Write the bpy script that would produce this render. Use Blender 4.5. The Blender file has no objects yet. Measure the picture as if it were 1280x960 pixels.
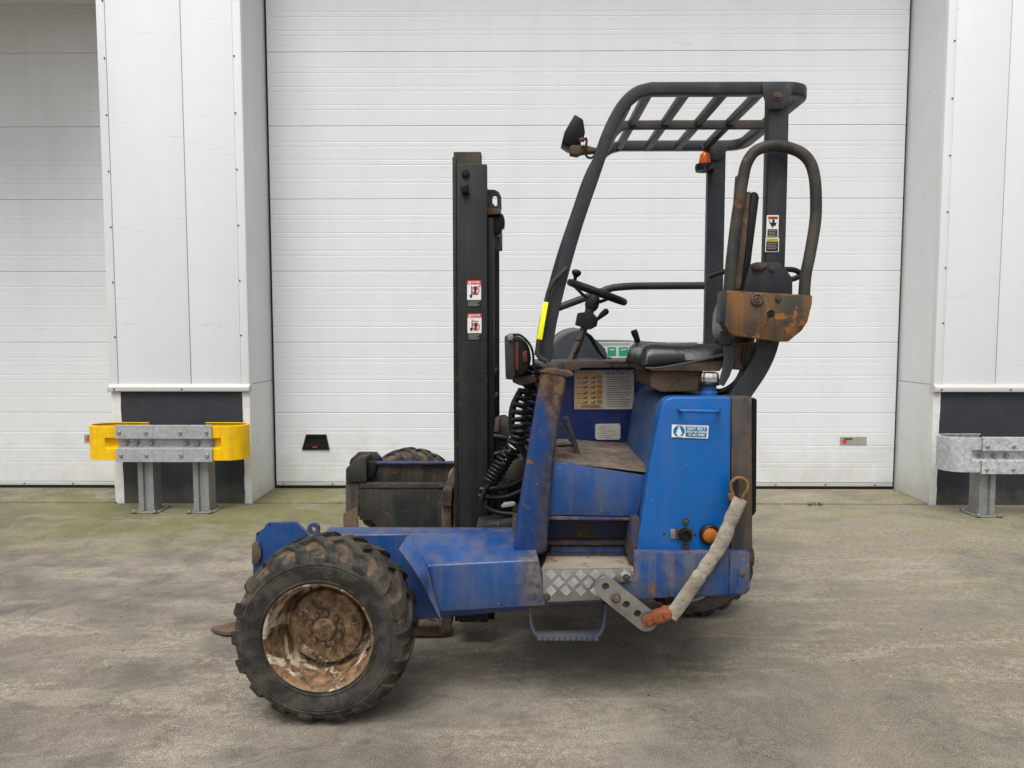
import bpy, bmesh, math, random
from mathutils import Vector, Matrix, Euler, noise as mnoise

random.seed(11)
S = bpy.context.scene
COL = S.collection
PI = math.pi
R = math.radians

# ------------------------------------------------------------------ camera
F = 900.0                      # focal length in pixels of a 1280 px wide picture
CAM_H = 1.30
PITCH, YAW = 3.9, 0.5
cam_data = bpy.data.cameras.new('camera')
cam_data.sensor_width = 36.0
cam_data.lens = F / 1280.0 * 36.0
cam_data.clip_start = 0.05
cam_data.clip_end = 500.0
cam = bpy.data.objects.new('camera', cam_data)
COL.objects.link(cam)
cam.location = (0, 0, CAM_H)
cam.rotation_euler = (R(90 - PITCH), 0, R(YAW))
S.camera = cam
CAMROT = Euler((R(90 - PITCH), 0, R(YAW))).to_matrix()

# ------------------------------------------------------------------ sky, sun, exposure
SUN_EL, SUN_AZ = 63.0, 195.0   # high, behind the camera, veiled by cloud
world = bpy.data.worlds.new('World')
S.world = world
world.use_nodes = True
wn = world.node_tree.nodes
wl = world.node_tree.links
wn.clear()
w_out = wn.new('ShaderNodeOutputWorld')
w_bg = wn.new('ShaderNodeBackground')
w_sky = wn.new('ShaderNodeTexSky')
w_sky.sky_type = 'NISHITA'
w_sky.sun_disc = False
w_sky.sun_elevation = R(SUN_EL)
w_sky.sun_rotation = R(SUN_AZ)
w_sky.air_density = 1.0
w_sky.dust_density = 4.0
w_hs = wn.new('ShaderNodeHueSaturation')
w_hs.inputs['Saturation'].default_value = 0.22
wl.new(w_sky.outputs[0], w_hs.inputs['Color'])
wl.new(w_hs.outputs[0], w_bg.inputs[0])
wl.new(w_bg.outputs[0], w_out.inputs[0])
w_bg.inputs[1].default_value = 0.10
sun_data = bpy.data.lights.new('sun', 'SUN')
sun_data.energy = 1.5
sun_data.angle = R(38)
sun_data.color = (1.0, 0.985, 0.965)
sun = bpy.data.objects.new('sun', sun_data)
COL.objects.link(sun)
az = R(SUN_AZ)
sd = Vector((math.sin(az) * math.cos(R(SUN_EL)), math.cos(az) * math.cos(R(SUN_EL)), math.sin(R(SUN_EL))))
sun.rotation_euler = sd.to_track_quat('Z', 'Y').to_euler()
sun.location = (0, -4, 9)
S.cycles.adaptive_threshold = 0.02
S.cycles.max_bounces = 6
S.cycles.diffuse_bounces = 3
S.cycles.glossy_bounces = 3
S.view_settings.view_transform = 'Standard'
S.view_settings.look = 'None'
S.view_settings.gamma = 1.0
S.view_settings.use_curve_mapping = False
S.view_settings.exposure = 0.74


def W(u, v, Y):
    """world point on the vertical plane y = Y that the photograph shows at pixel u, v"""
    d = CAMROT @ Vector(((u - 640) / F, -(v - 480) / F, -1.0))
    k = Y / d.y
    return Vector((d.x * k, Y, CAM_H + d.z * k))


def XZ(pts, Y):
    out = []
    for u, v in pts:
        p = W(u, v, Y)
        out.append((p.x, p.z))
    return out


def P3(pts, Y=None):
    return [W(p[0], p[1], p[2] if len(p) > 2 else Y) for p in pts]


# ------------------------------------------------------------------ materials
class NB:
    def __init__(self, name):
        self.m = bpy.data.materials.new(name)
        self.m.use_nodes = True
        self.t = self.m.node_tree
        self.b = self.t.nodes['Principled BSDF']
        self.co = self.t.nodes.new('ShaderNodeTexCoord').outputs['Object']

    def new(self, t):
        return self.t.nodes.new(t)

    def link(self, a, b):
        self.t.links.new(a, b)

    def val(self, sock, v):
        if hasattr(v, 'links') or isinstance(v, bpy.types.NodeSocket):
            self.link(v, sock)
        else:
            sock.default_value = v

    def mapping(self, sc, loc=(0, 0, 0)):
        n = self.new('ShaderNodeMapping')
        n.inputs['Scale'].default_value = sc
        n.inputs['Location'].default_value = loc
        self.link(self.co, n.inputs[0])
        return n.outputs[0]

    def noise(self, scale, detail=4, rough=0.55, vec=None, dist=0.0):
        n = self.new('ShaderNodeTexNoise')
        n.inputs['Scale'].default_value = scale
        n.inputs['Detail'].default_value = detail
        n.inputs['Roughness'].default_value = rough
        n.inputs['Distortion'].default_value = dist
        self.link(vec if vec is not None else self.co, n.inputs['Vector'])
        return n.outputs['Fac']

    def voro(self, scale, vec=None, out='Distance', rnd=1.0):
        n = self.new('ShaderNodeTexVoronoi')
        n.inputs['Scale'].default_value = scale
        n.inputs['Randomness'].default_value = rnd
        self.link(vec if vec is not None else self.co, n.inputs['Vector'])
        return n.outputs[out]

    def mr(self, v, a, b, c=0.0, d=1.0):
        n = self.new('ShaderNodeMapRange')
        self.val(n.inputs[0], v)
        for i, x in zip((1, 2, 3, 4), (a, b, c, d)):
            self.val(n.inputs[i], x)
        return n.outputs[0]

    def math(self, op, a, b=0.0):
        n = self.new('ShaderNodeMath')
        n.operation = op
        self.val(n.inputs[0], a)
        self.val(n.inputs[1], b)
        return n.outputs[0]

    def mix(self, f, a, b, mode='MIX'):
        n = self.new('ShaderNodeMix')
        n.data_type = 'RGBA'
        n.blend_type = mode
        self.val(n.inputs[0], f)
        for s, x in ((n.inputs[6], a), (n.inputs[7], b)):
            if isinstance(x, tuple):
                s.default_value = (x[0], x[1], x[2], 1)
            else:
                self.link(x, s)
        return n.outputs[2]

    def bump(self, h, strength, dist=0.002):
        n = self.new('ShaderNodeBump')
        n.inputs['Strength'].default_value = strength
        n.inputs['Distance'].default_value = dist
        self.link(h, n.inputs['Height'])
        self.link(n.outputs[0], self.b.inputs['Normal'])

    def edge(self, radius=0.012):
        bv = self.new('ShaderNodeBevel')
        bv.samples = 4
        bv.inputs[0].default_value = radius
        g = self.new('ShaderNodeNewGeometry')
        d = self.new('ShaderNodeVectorMath')
        d.operation = 'DOT_PRODUCT'
        self.link(bv.outputs[0], d.inputs[0])
        self.link(g.outputs['Normal'], d.inputs[1])
        return self.mr(d.outputs['Value'], 0.99, 0.88, 0.0, 1.0)

    def sep(self):
        n = self.new('ShaderNodeSeparateXYZ')
        self.link(self.co, n.inputs[0])
        return n.outputs

    def set(self, col=None, rough=None, metal=None):
        if col is not None:
            s = self.b.inputs['Base Color']
            if isinstance(col, tuple):
                s.default_value = (col[0], col[1], col[2], 1)
            else:
                self.link(col, s)
        if rough is not None:
            self.val(self.b.inputs['Roughness'], rough)
        if metal is not None:
            self.val(self.b.inputs['Metallic'], metal)
        return self.m


def plain(name, col, rough=0.5, metal=0.0, var=0.12, scale=14.0, bump=0.0, spec=0.35):
    m = NB(name)
    m.b.inputs['Specular IOR Level'].default_value = spec
    n = m.noise(scale, 5, 0.6)
    c = m.mix(m.mr(n, 0.3, 0.7), tuple(x * (1 - var) for x in col), tuple(min(1, x * (1 + var)) for x in col))
    if bump:
        m.bump(m.noise(scale * 12, 3), bump, 0.001)
    return m.set(c, m.mr(n, 0.3, 0.7, max(0.05, rough - 0.07), min(1, rough + 0.07)), metal)


def paint(name, c1, c2, rust=0.2, dirt=0.3, streak=0.3, specks=0.0, edge=0.5, rough=0.42,
          off=0.0, dirtcol=(0.13, 0.105, 0.075), rust1=(0.035, 0.018, 0.011), rust2=(0.20, 0.085, 0.032), scale=1.0, scratch=0.0, spec=0.25):
    m = NB(name)
    m.b.inputs['Specular IOR Level'].default_value = spec
    o = (off * 3.1, off * 1.7, off * 2.3)
    v = m.mapping((scale, scale, scale), o)
    big = m.noise(4.0, 5, 0.6, v)
    col = m.mix(m.mr(big, 0.35, 0.68), c1, c2)
    vs = m.mapping((17 * scale, 17 * scale, 1.3 * scale), o)
    st = m.noise(1.0, 5, 0.65, vs)
    med = m.noise(9.0, 5, 0.68, v, 0.3)
    dm = m.math('ADD', m.math('MULTIPLY', m.mr(st, 0.46, 0.64), streak), m.math('MULTIPLY', m.mr(med, 0.45, 0.66), dirt))
    col = m.mix(m.mr(dm, 0.0, 1.0), col, dirtcol)
    rough_s = m.mr(dm, 0.0, 0.7, rough, min(0.9, rough + 0.35))
    rn = m.noise(13.0, 6, 0.72, v, 0.5)
    thr = 0.655 - 0.24 * rust
    rk = m.mr(rn, thr, thr + 0.05)
    if edge > 0:
        ek = m.math('MULTIPLY', m.edge(), m.mr(m.noise(22.0, 6, 0.7, v), 0.62 - 0.3 * edge, 0.72 - 0.3 * edge))
        rk = m.math('MAXIMUM', rk, ek)
    rc = m.mix(m.mr(m.noise(26.0, 6, 0.7, v), 0.43, 0.60), rust1, rust2)
    col = m.mix(rk, col, rc)
    if specks > 0:
        vd = m.voro(75.0 * scale, v)
        vc = m.voro(75.0 * scale, v, 'Color')
        sc = m.new('ShaderNodeSeparateColor')
        m.link(vc, sc.inputs[0])
        sp = m.math('MULTIPLY', m.mr(vd, 0.13, 0.07), m.mr(sc.outputs[0], 1 - 0.12 * specks, 1 - 0.11 * specks))
        col = m.mix(sp, col, (0.5, 0.53, 0.6))
    if scratch > 0:
        sv = m.mapping((60, 60, 5), (3, 1, 7))
        sn = m.noise(1.0, 3, 0.6, sv, 1.2)
        col = m.mix(m.math('MULTIPLY', m.mr(sn, 0.70, 0.76), scratch), col, (0.3, 0.3, 0.28))
    m.bump(m.noise(24.0, 4, 0.7, v), 0.14 + 0.35 * max(0.0, rust), 0.002)
    return m.set(col, m.math('MAXIMUM', rough_s, m.math('MULTIPLY', rk, 0.85)))


M = {}
BLUE1, BLUE2 = (0.004, 0.038, 0.155), (0.012, 0.070, 0.225)
M['blue'] = paint('chassis_blue_paint', BLUE1, BLUE2, rust=0.10, dirt=0.20, streak=0.25, specks=0.4, edge=0.6, rough=0.30, spec=0.45)
M['blue_dirty'] = paint('dirty_chassis_blue_paint', BLUE1, (0.016, 0.062, 0.185), rust=0.22, dirt=0.55, streak=0.55, specks=0.4, edge=0.8, off=2, rough=0.45, dirtcol=(0.115, 0.105, 0.095), scratch=0.4)
M['blue_column'] = paint('streaked_blue_column_paint', BLUE1, (0.02, 0.055, 0.17), rust=0.12, dirt=0.30, streak=0.45, specks=1.0, edge=0.5, off=4, rough=0.4,
                         dirtcol=(0.055, 0.05, 0.045))


def stain(mat, build, col, dark):
    """lay a stain with its own outline over a finished paint"""
    m = NB.__new__(NB)
    m.m, m.t = mat, mat.node_tree
    m.b = m.t.nodes['Principled BSDF']
    m.co = m.t.nodes.new('ShaderNodeTexCoord').outputs['Object']
    old = m.b.inputs['Base Color'].links[0].from_socket
    n = m.noise(11, 6, 0.68, m.mapping((1, 1, 0.35)))
    k = build(m, m.sep(), n)
    cc = m.mix(m.mr(m.noise(30, 5, 0.7), 0.43, 0.6), dark, col)
    m.link(m.mix(k, old, cc), m.b.inputs['Base Color'])
    ro = m.b.inputs['Roughness'].links[0].from_socket
    m.link(m.math('MAXIMUM', ro, m.math('MULTIPLY', k, 0.7)), m.b.inputs['Roughness'])


def line_x(p, q):
    b_ = (q.x - p.x) / (q.z - p.z)
    return p.x - b_ * p.z, b_


_a, _b = line_x(W(692, 470, 2.475), W(666, 690, 2.475))      # rust water running down the column
stain(M['blue_column'], lambda m, c, n: m.math('MULTIPLY', m.mr(m.math('ADD', m.math('SUBTRACT', c[0], m.math('ADD', m.math('MULTIPLY', c[2], _b), _a)), m.math('MULTIPLY', m.math('SUBTRACT', n, 0.5), 0.16)), -0.004, 0.026), 0.78),
      (0.060, 0.052, 0.040), (0.026, 0.026, 0.026))
_zt = W(690, 466, 2.475).z
stain(M['blue_column'], lambda m, c, n: m.mr(m.math('ADD', c[2], m.math('MULTIPLY', m.math('SUBTRACT', n, 0.5), 0.55)), _zt - 0.17, _zt - 0.02),
      (0.135, 0.072, 0.040), (0.035, 0.022, 0.016))
M['blue_fender'] = paint('fender_blue_paint', BLUE1, BLUE2, rust=0.06, dirt=0.22, streak=0.25, specks=0.3, edge=0.5, rough=0.28, off=22, spec=0.5)
_xf = W(655, 730, 2.415).x                                    # trodden, greasy end next to the step
stain(M['blue_fender'], lambda m, c, n: m.math('MULTIPLY', m.mr(m.math('ADD', c[0], m.math('MULTIPLY', m.math('SUBTRACT', n, 0.5), 0.30)), _xf - 0.05, _xf + 0.06), 0.8),
      (0.150, 0.118, 0.082), (0.050, 0.046, 0.040))
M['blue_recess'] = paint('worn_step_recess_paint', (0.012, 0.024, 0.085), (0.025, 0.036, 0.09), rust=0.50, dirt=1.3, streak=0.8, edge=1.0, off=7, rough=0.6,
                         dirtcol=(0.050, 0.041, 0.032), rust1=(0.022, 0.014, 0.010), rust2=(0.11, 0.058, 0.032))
M['blue_fresh'] = paint('fresh_blue_paint', (0.0, 0.090, 0.325), (0.0, 0.100, 0.355), rust=-0.12, dirt=0.07, streak=0.09, specks=0.12, edge=0.45, off=1, rough=0.34, scratch=0.25, spec=0.4)
M['blue_old'] = paint('faded_seat_base_blue_paint', (0.012, 0.065, 0.22), (0.045, 0.11, 0.25), rust=0.1, dirt=0.35, streak=0.35, edge=0.5, off=3, rough=0.45)
M['blue_in'] = paint('cab_interior_blue_paint', (0.006, 0.020, 0.115), (0.009, 0.028, 0.14), rust=0.1, dirt=0.25, streak=0.15, edge=0.5, off=5, rough=0.4)
M['guard'] = paint('slate_guard_paint', (0.018, 0.0215, 0.028), (0.029, 0.033, 0.040), rust=0.08, dirt=0.15, streak=0.1, edge=0.25, off=6, rough=0.42,
                   rust1=(0.05, 0.025, 0.016), rust2=(0.17, 0.075, 0.035))
M['guard_tube'] = paint('slate_tube_paint', (0.018, 0.0215, 0.028), (0.029, 0.033, 0.040), rust=0.06, dirt=0.18, streak=0.1, edge=0.0, off=6, rough=0.42)
M['guard_rust'] = paint('rusty_guard_bar', (0.026, 0.028, 0.032), (0.042, 0.041, 0.042), rust=0.30, dirt=0.3, streak=0.1, edge=0.8, off=8, rough=0.6,
                        rust1=(0.06, 0.03, 0.02), rust2=(0.15, 0.075, 0.045))
M['hoop'] = paint('worn_hoop_paint', (0.022, 0.023, 0.025), (0.042, 0.041, 0.037), rust=0.30, dirt=0.55, streak=0.2, edge=0.0, off=9, rough=0.5,
                  dirtcol=(0.10, 0.085, 0.06))
M['bracket'] = paint('rusty_bracket_plate', (0.035, 0.032, 0.027), (0.065, 0.058, 0.043), rust=0.50, dirt=0.5, streak=0.9, edge=1.0, off=10, rough=0.55,
                     dirtcol=(0.17, 0.085, 0.032), rust2=(0.30, 0.12, 0.034))
M['rust'] = paint('brown_rust', (0.045, 0.030, 0.022), (0.10, 0.066, 0.045), rust=0.45, dirt=0.5, streak=0.4, edge=0.3, off=11, rough=0.8,
                  dirtcol=(0.16, 0.125, 0.09), rust1=(0.040, 0.020, 0.012), rust2=(0.20, 0.092, 0.038))
M['shelf'] = paint('rust_streaked_shelf', (0.030, 0.045, 0.10), (0.12, 0.09, 0.07), rust=0.55, dirt=0.6, streak=0.3, edge=0.6, off=23, rough=0.7, rust2=(0.22, 0.095, 0.04))
M['rust_light'] = paint('pale_worn_steel', (0.22, 0.18, 0.14), (0.32, 0.27, 0.21), rust=0.32, dirt=0.5, streak=0.1, edge=0.4, off=12, rough=0.75)
M['mast'] = paint('mast_charcoal_paint', (0.0105, 0.0110, 0.0122), (0.017, 0.0175, 0.0185), rust=0.0, dirt=0.10, streak=0.14, edge=0.35, off=13, rough=0.46,
                  dirtcol=(0.07, 0.068, 0.06))
M['mast_dirty'] = paint('mast_rusty_channel', (0.020, 0.019, 0.018), (0.035, 0.03, 0.026), rust=0.38, dirt=0.4, streak=0.3, edge=0.7, off=14, rough=0.7,
                        rust1=(0.025, 0.015, 0.011), rust2=(0.10, 0.05, 0.028))
M['dark_panel'] = paint('dark_arm_panel', (0.014, 0.016, 0.017), (0.026, 0.028, 0.027), rust=0.12, dirt=0.22, streak=0.40, specks=0.3, edge=0.8, off=15, rough=0.5,
                        dirtcol=(0.070, 0.065, 0.045), scratch=0.6)
M['pillar'] = paint('rear_pillar_paint', (0.03, 0.036, 0.052), (0.055, 0.05, 0.045), rust=0.36, dirt=0.75, streak=0.9, edge=0.8, off=16, rough=0.55,
                    dirtcol=(0.10, 0.075, 0.05))
M['shackle'] = plain('golden_rust', (0.20, 0.105, 0.035), 0.6, 0.3, var=0.5, scale=60, bump=0.5)
M['step'] = paint('blue_grey_step_paint', (0.035, 0.045, 0.075), (0.080, 0.088, 0.105), rust=0.15, dirt=0.4, streak=0.2, edge=0.0, off=25, rough=0.5, dirtcol=(0.12, 0.115, 0.105))
M['black'] = plain('black_plastic', (0.0075, 0.0075, 0.008), 0.46, var=0.3, spec=0.22)
M['hose'] = plain('black_rubber_hose', (0.0075, 0.0075, 0.008), 0.40, var=0.3, spec=0.3)
M['belt'] = plain('grey_belt_webbing', (0.055, 0.055, 0.057), 0.8, var=0.2, scale=60, bump=0.4)
M['rubber_seal'] = plain('black_rubber_seal', (0.010, 0.010, 0.011), 0.7, var=0.3)
M['steel'] = plain('dull_steel', (0.30, 0.29, 0.27), 0.42, 0.8, var=0.25)
M['steel_dark'] = plain('dark_greasy_steel', (0.06, 0.055, 0.05), 0.5, 0.5, var=0.4)
M['chrome'] = plain('chromed_cap', (0.75, 0.75, 0.74), 0.14, 1.0, var=0.05)
M['cowl'] = plain('grey_cowl_plastic', (0.055, 0.064, 0.072), 0.36, var=0.15, scale=8)
M['amber'] = plain('amber_lens', (0.42, 0.13, 0.02), 0.25, var=0.2)
M['beacon'] = plain('orange_beacon_lens', (0.55, 0.085, 0.006), 0.22, var=0.1)
M['red_lens'] = plain('dull_red_lens', (0.10, 0.022, 0.012), 0.4, var=0.3)
M['red_paint'] = paint('worn_red_lead_paint', (0.20, 0.042, 0.018), (0.26, 0.070, 0.032), rust=0.50, dirt=0.3, streak=0.0, edge=0.6, off=17, rough=0.6)
M['tape'] = plain('fluorescent_yellow_tape', (0.86, 0.90, 0.012), 0.5, var=0.03)
M['white_vinyl'] = plain('white_label_vinyl', (0.72, 0.73, 0.70), 0.45, var=0.05)
M['red_vinyl'] = plain('red_label_print', (0.62, 0.030, 0.020), 0.5, var=0.12)
M['orange_vinyl'] = plain('orange_label_print', (0.55, 0.16, 0.03), 0.5, var=0.15)
M['yellow_vinyl'] = plain('yellow_label_print', (0.72, 0.60, 0.03), 0.5, var=0.1)
M['black_vinyl'] = plain('black_label_print', (0.012, 0.012, 0.012), 0.5, var=0.1)
M['grey_vinyl'] = plain('grey_label_print', (0.30, 0.29, 0.26), 0.6, var=0.15)
M['faint_print'] = plain('faint_black_print', (0.16, 0.155, 0.14), 0.6, var=0.2)
M['green_vinyl'] = plain('green_label_print', (0.03, 0.36, 0.20), 0.45, var=0.12)
M['dgreen_vinyl'] = plain('dark_green_label_print', (0.016, 0.05, 0.026), 0.5, var=0.1)
M['blue_vinyl'] = plain('blue_label_print', (0.006, 0.14, 0.34), 0.45, var=0.08)
M['hole_shade'] = plain('cavity_shade', (0.006, 0.006, 0.006), 0.9, var=0.1)  # near black: shade inside holes and hollows put into the colour

# label aged by rust water
m = NB('rust_stained_label')
n1 = m.noise(9, 6, 0.65)
xz = m.sep()
c = m.mix(m.mr(n1, 0.38, 0.62), (0.62, 0.52, 0.33), (0.60, 0.30, 0.07))
M['stained'] = m.set(c, 0.6)
m = NB('aged_label')
n1 = m.noise(14, 6, 0.7)
c = m.mix(m.mr(n1, 0.35, 0.7), (0.62, 0.61, 0.56), (0.42, 0.39, 0.32))
M['aged'] = m.set(c, 0.6)

# cab floor: bare worn metal, dirt and rust
m = NB('worn_floor_plate')
a = m.noise(5, 7, 0.68, None, 0.4)
b = m.noise(26, 6, 0.7)
c = m.mix(m.mr(a, 0.36, 0.62), (0.42, 0.37, 0.31), (0.24, 0.18, 0.135))
c = m.mix(m.mr(b, 0.5, 0.66), c, (0.12, 0.07, 0.045))
c = m.mix(m.mr(m.noise(7, 4, 0.6, m.mapping((1, 1, 1), (5, 2, 1))), 0.58, 0.68), c, (0.045, 0.035, 0.028))
m.bump(b, 0.6, 0.003)
M['floor_plate'] = m.set(c, 0.75)

# canvas sleeve
m = NB('dirty_canvas_sleeve')
a = m.noise(16, 6, 0.65)
c = m.mix(m.mr(a, 0.36, 0.66), (0.32, 0.288, 0.225), (0.17, 0.148, 0.108))
c = m.mix(m.mr(m.noise(60, 4, 0.7), 0.6, 0.75), c, (0.13, 0.105, 0.075))
m.bump(m.noise(22, 3, 0.5, None, 2.0), 0.6, 0.008)
M['canvas'] = m.set(c, 0.85)

# seat vinyl
m = NB('black_seat_vinyl')
m.b.inputs['Specular IOR Level'].default_value = 0.42
a = m.noise(7, 5, 0.6)
c = m.mix(m.mr(a, 0.35, 0.7), (0.0065, 0.0065, 0.007), (0.014, 0.0135, 0.013))
m.bump(m.math('ADD', m.noise(11, 4, 0.5, None, 0.8), m.math('MULTIPLY', m.voro(420), 0.08)), 0.35, 0.008)
M['vinyl'] = m.set(c, m.mr(a, 0.4, 0.6, 0.25, 0.33))

# tyres
m = NB('tyre_rubber')
m.b.inputs['Specular IOR Level'].default_value = 0.2
a = m.noise(10, 6, 0.65)
c = m.mix(m.mr(a, 0.42, 0.60), (0.025, 0.023, 0.021), (0.072, 0.063, 0.051))
m.bump(m.noise(60, 5, 0.6), 0.35, 0.003)
M['rubber'] = m.set(c, 0.78)
m = NB('tyre_lug_rubber')
m.b.inputs['Specular IOR Level'].default_value = 0.2
a = m.noise(14, 6, 0.65)
c = m.mix(m.mr(a, 0.44, 0.62), (0.020, 0.019, 0.018), (0.074, 0.061, 0.046))
c = m.mix(m.math('MULTIPLY', m.edge(0.01), 0.35), c, (0.085, 0.075, 0.06))
m.bump(m.noise(50, 6, 0.65), 0.5, 0.004)
M['lug'] = m.set(c, 0.74)
m = NB('tyre_mud')
m.b.inputs['Specular IOR Level'].default_value = 0.2
a = m.noise(16, 7, 0.7)
c = m.mix(m.mr(a, 0.40, 0.60), (0.036, 0.031, 0.026), (0.140, 0.102, 0.064))
m.bump(m.noise(45, 6, 0.7), 0.6, 0.005)
M['mud'] = m.set(c, 0.9)

# rims: cream paint coming off brown rust
def rim_mat(name, amount, off):
    m = NB(name)
    v = m.mapping((1, 1, 1), (off, off * 2, off))
    a = m.noise(8, 8, 0.72, v, 0.5)
    b = m.noise(28, 7, 0.72, v)
    rc = m.mix(m.mr(b, 0.40, 0.62), (0.050, 0.030, 0.018), (0.26, 0.150, 0.068))
    c = m.mix(m.mr(a, amount, amount + 0.05), rc, m.mix(m.mr(b, 0.4, 0.6), (0.60, 0.52, 0.36), (0.40, 0.34, 0.25)))
    m.bump(m.math('ADD', a, m.math('MULTIPLY', b, 0.4)), 0.6, 0.004)
    return m.set(c, 0.75)
M['rim'] = rim_mat('peeling_cream_rim', 0.53, 1.0)
M['hub'] = rim_mat('rusty_hub_drum', 0.575, 4.0)

# galvanised steel with spangle
def galv(name, base, contrast, scale):
    m = NB(name)
    v = m.voro(scale, None, 'Color')
    s = m.new('ShaderNodeSeparateColor')
    m.link(v, s.inputs[0])
    a = m.noise(7, 6, 0.65)
    lo = tuple(x * (1 - contrast) for x in base)
    hi = tuple(min(1, x * (1 + contrast)) for x in base)
    c = m.mix(m.mr(s.outputs[0], 0, 1), lo, hi)
    c = m.mix(m.math('MULTIPLY', m.mr(a, 0.45, 0.7), 0.55), c, tuple(x * 0.62 for x in base))
    stv = m.noise(1.0, 5, 0.6, m.mapping((30, 30, 2.0)))
    c = m.mix(m.math('MULTIPLY', m.mr(stv, 0.55, 0.72), 0.4), c, tuple(x * 0.5 for x in base))
    return m.set(c, m.mr(a, 0.3, 0.7, 0.42, 0.6), 0.35)
M['galv'] = galv('galvanised_steel', (0.40, 0.41, 0.42), 0.14, 70)
M['galv_dull'] = galv('dull_galvanised_steel', (0.27, 0.275, 0.275), 0.10, 60)
M['plate_dull'] = paint('weathered_foot_plate', (0.16, 0.155, 0.14), (0.22, 0.21, 0.19), rust=0.2, dirt=0.8, streak=0.0, edge=0.3, off=30, rough=0.7, dirtcol=(0.13, 0.12, 0.06))
M['galv_bright'] = galv('bright_galvanised_steel', (0.50, 0.52, 0.53), 0.22, 55)
M['barrier_yellow'] = paint('barrier_yellow_paint', (0.82, 0.47, 0.002), (0.86, 0.52, 0.003), rust=-0.2, dirt=0.22, streak=0.22, edge=0.0, off=20, rough=0.36, scratch=0.35,
                            dirtcol=(0.30, 0.20, 0.02))

# building surfaces
def cladding(name, base, dirt, algae, off, rough=0.42):
    m = NB(name)
    m.co = m.new('ShaderNodeNewGeometry').outputs['Position']
    a = m.noise(1.2, 5, 0.6, m.mapping((1, 1, 1), (off, off, off)))
    st = m.noise(1.0, 6, 0.65, m.mapping((5, 5, 0.5), (off, 0, off)))
    sm = m.noise(30, 5, 0.7)
    c = m.mix(m.math('MULTIPLY', m.mr(a, 0.35, 0.7), 0.5), base, tuple(x * 0.95 for x in base))
    c = m.mix(m.math('MULTIPLY', m.mr(st, 0.45, 0.75), dirt), c, (0.46, 0.455, 0.43))
    c = m.mix(m.math('MULTIPLY', m.mr(a, 0.3, 0.72), algae), c, (0.36, 0.375, 0.30))
    c = m.mix(m.math('MULTIPLY', m.mr(sm, 0.68, 0.76), 0.18), c, (0.35, 0.33, 0.28))
    spl = m.mr(m.math('ADD', m.sep()[2], m.math('MULTIPLY', m.mr(m.noise(4.0, 6, 0.7), 0.35, 0.65), 0.55)), 0.75, 0.10)
    c = m.mix(m.math('MULTIPLY', spl, 0.42), c, (0.40, 0.385, 0.30))
    sc_ = m.noise(1.0, 4, 0.6, m.mapping((3.5, 3.5, 26.0), (off, 2, off)), 1.5)
    c = m.mix(m.math('MULTIPLY', m.mr(sc_, 0.66, 0.72), 0.25), c, (0.38, 0.37, 0.34))
    m.bump(m.noise(1.6, 3, 0.5), 0.10, 0.012)
    return m.set(c, m.mr(st, 0.3, 0.7, rough - 0.05, rough + 0.1))
M['clad'] = cladding('white_cladding', (0.785, 0.805, 0.82), 0.08, 0.01, 0.0)
M['trim'] = cladding('white_flashing', (0.78, 0.795, 0.80), 0.15, 0.03, 3.0)
M['drip'] = cladding('drip_flashing_sheet', (0.56, 0.555, 0.53), 0.30, 0.10, 4.0)
M['reveal'] = cladding('weathered_reveal_sheet', (0.74, 0.755, 0.745), 0.15, 0.14, 5.0)
M['door'] = cladding('white_door_section', (0.700, 0.716, 0.728), 0.14, 0.03, 8.0)
M['door_side'] = cladding('grey_white_door_section', (0.70, 0.71, 0.715), 0.18, 0.03, 9.0)
M['door_edge'] = plain('door_bottom_profile', (0.55, 0.55, 0.54), 0.4, 0.3, var=0.06)
m = NB('anthracite_plinth')
a = m.noise(5, 6, 0.65)
c = m.mix(m.mr(a, 0.35, 0.7), (0.019, 0.022, 0.028), (0.027, 0.031, 0.038))
lowz = m.mr(m.math('ADD', m.sep()[2], m.math('MULTIPLY', m.mr(m.noise(9, 6, 0.7), 0.3, 0.7), 0.16)), 0.22, 0.08)
c = m.mix(m.math('MULTIPLY', lowz, 0.55), c, (0.12, 0.11, 0.08))
c = m.mix(m.mr(m.voro(18), 0.09, 0.06), c, (0.10, 0.105, 0.11))
m.bump(m.noise(80, 4), 0.2, 0.002)
M['plinth'] = m.set(c, 0.62)
M['rim_paint'] = plain('old_white_edge_paint', (0.66, 0.66, 0.63), 0.6, var=0.12, scale=10)

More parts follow.
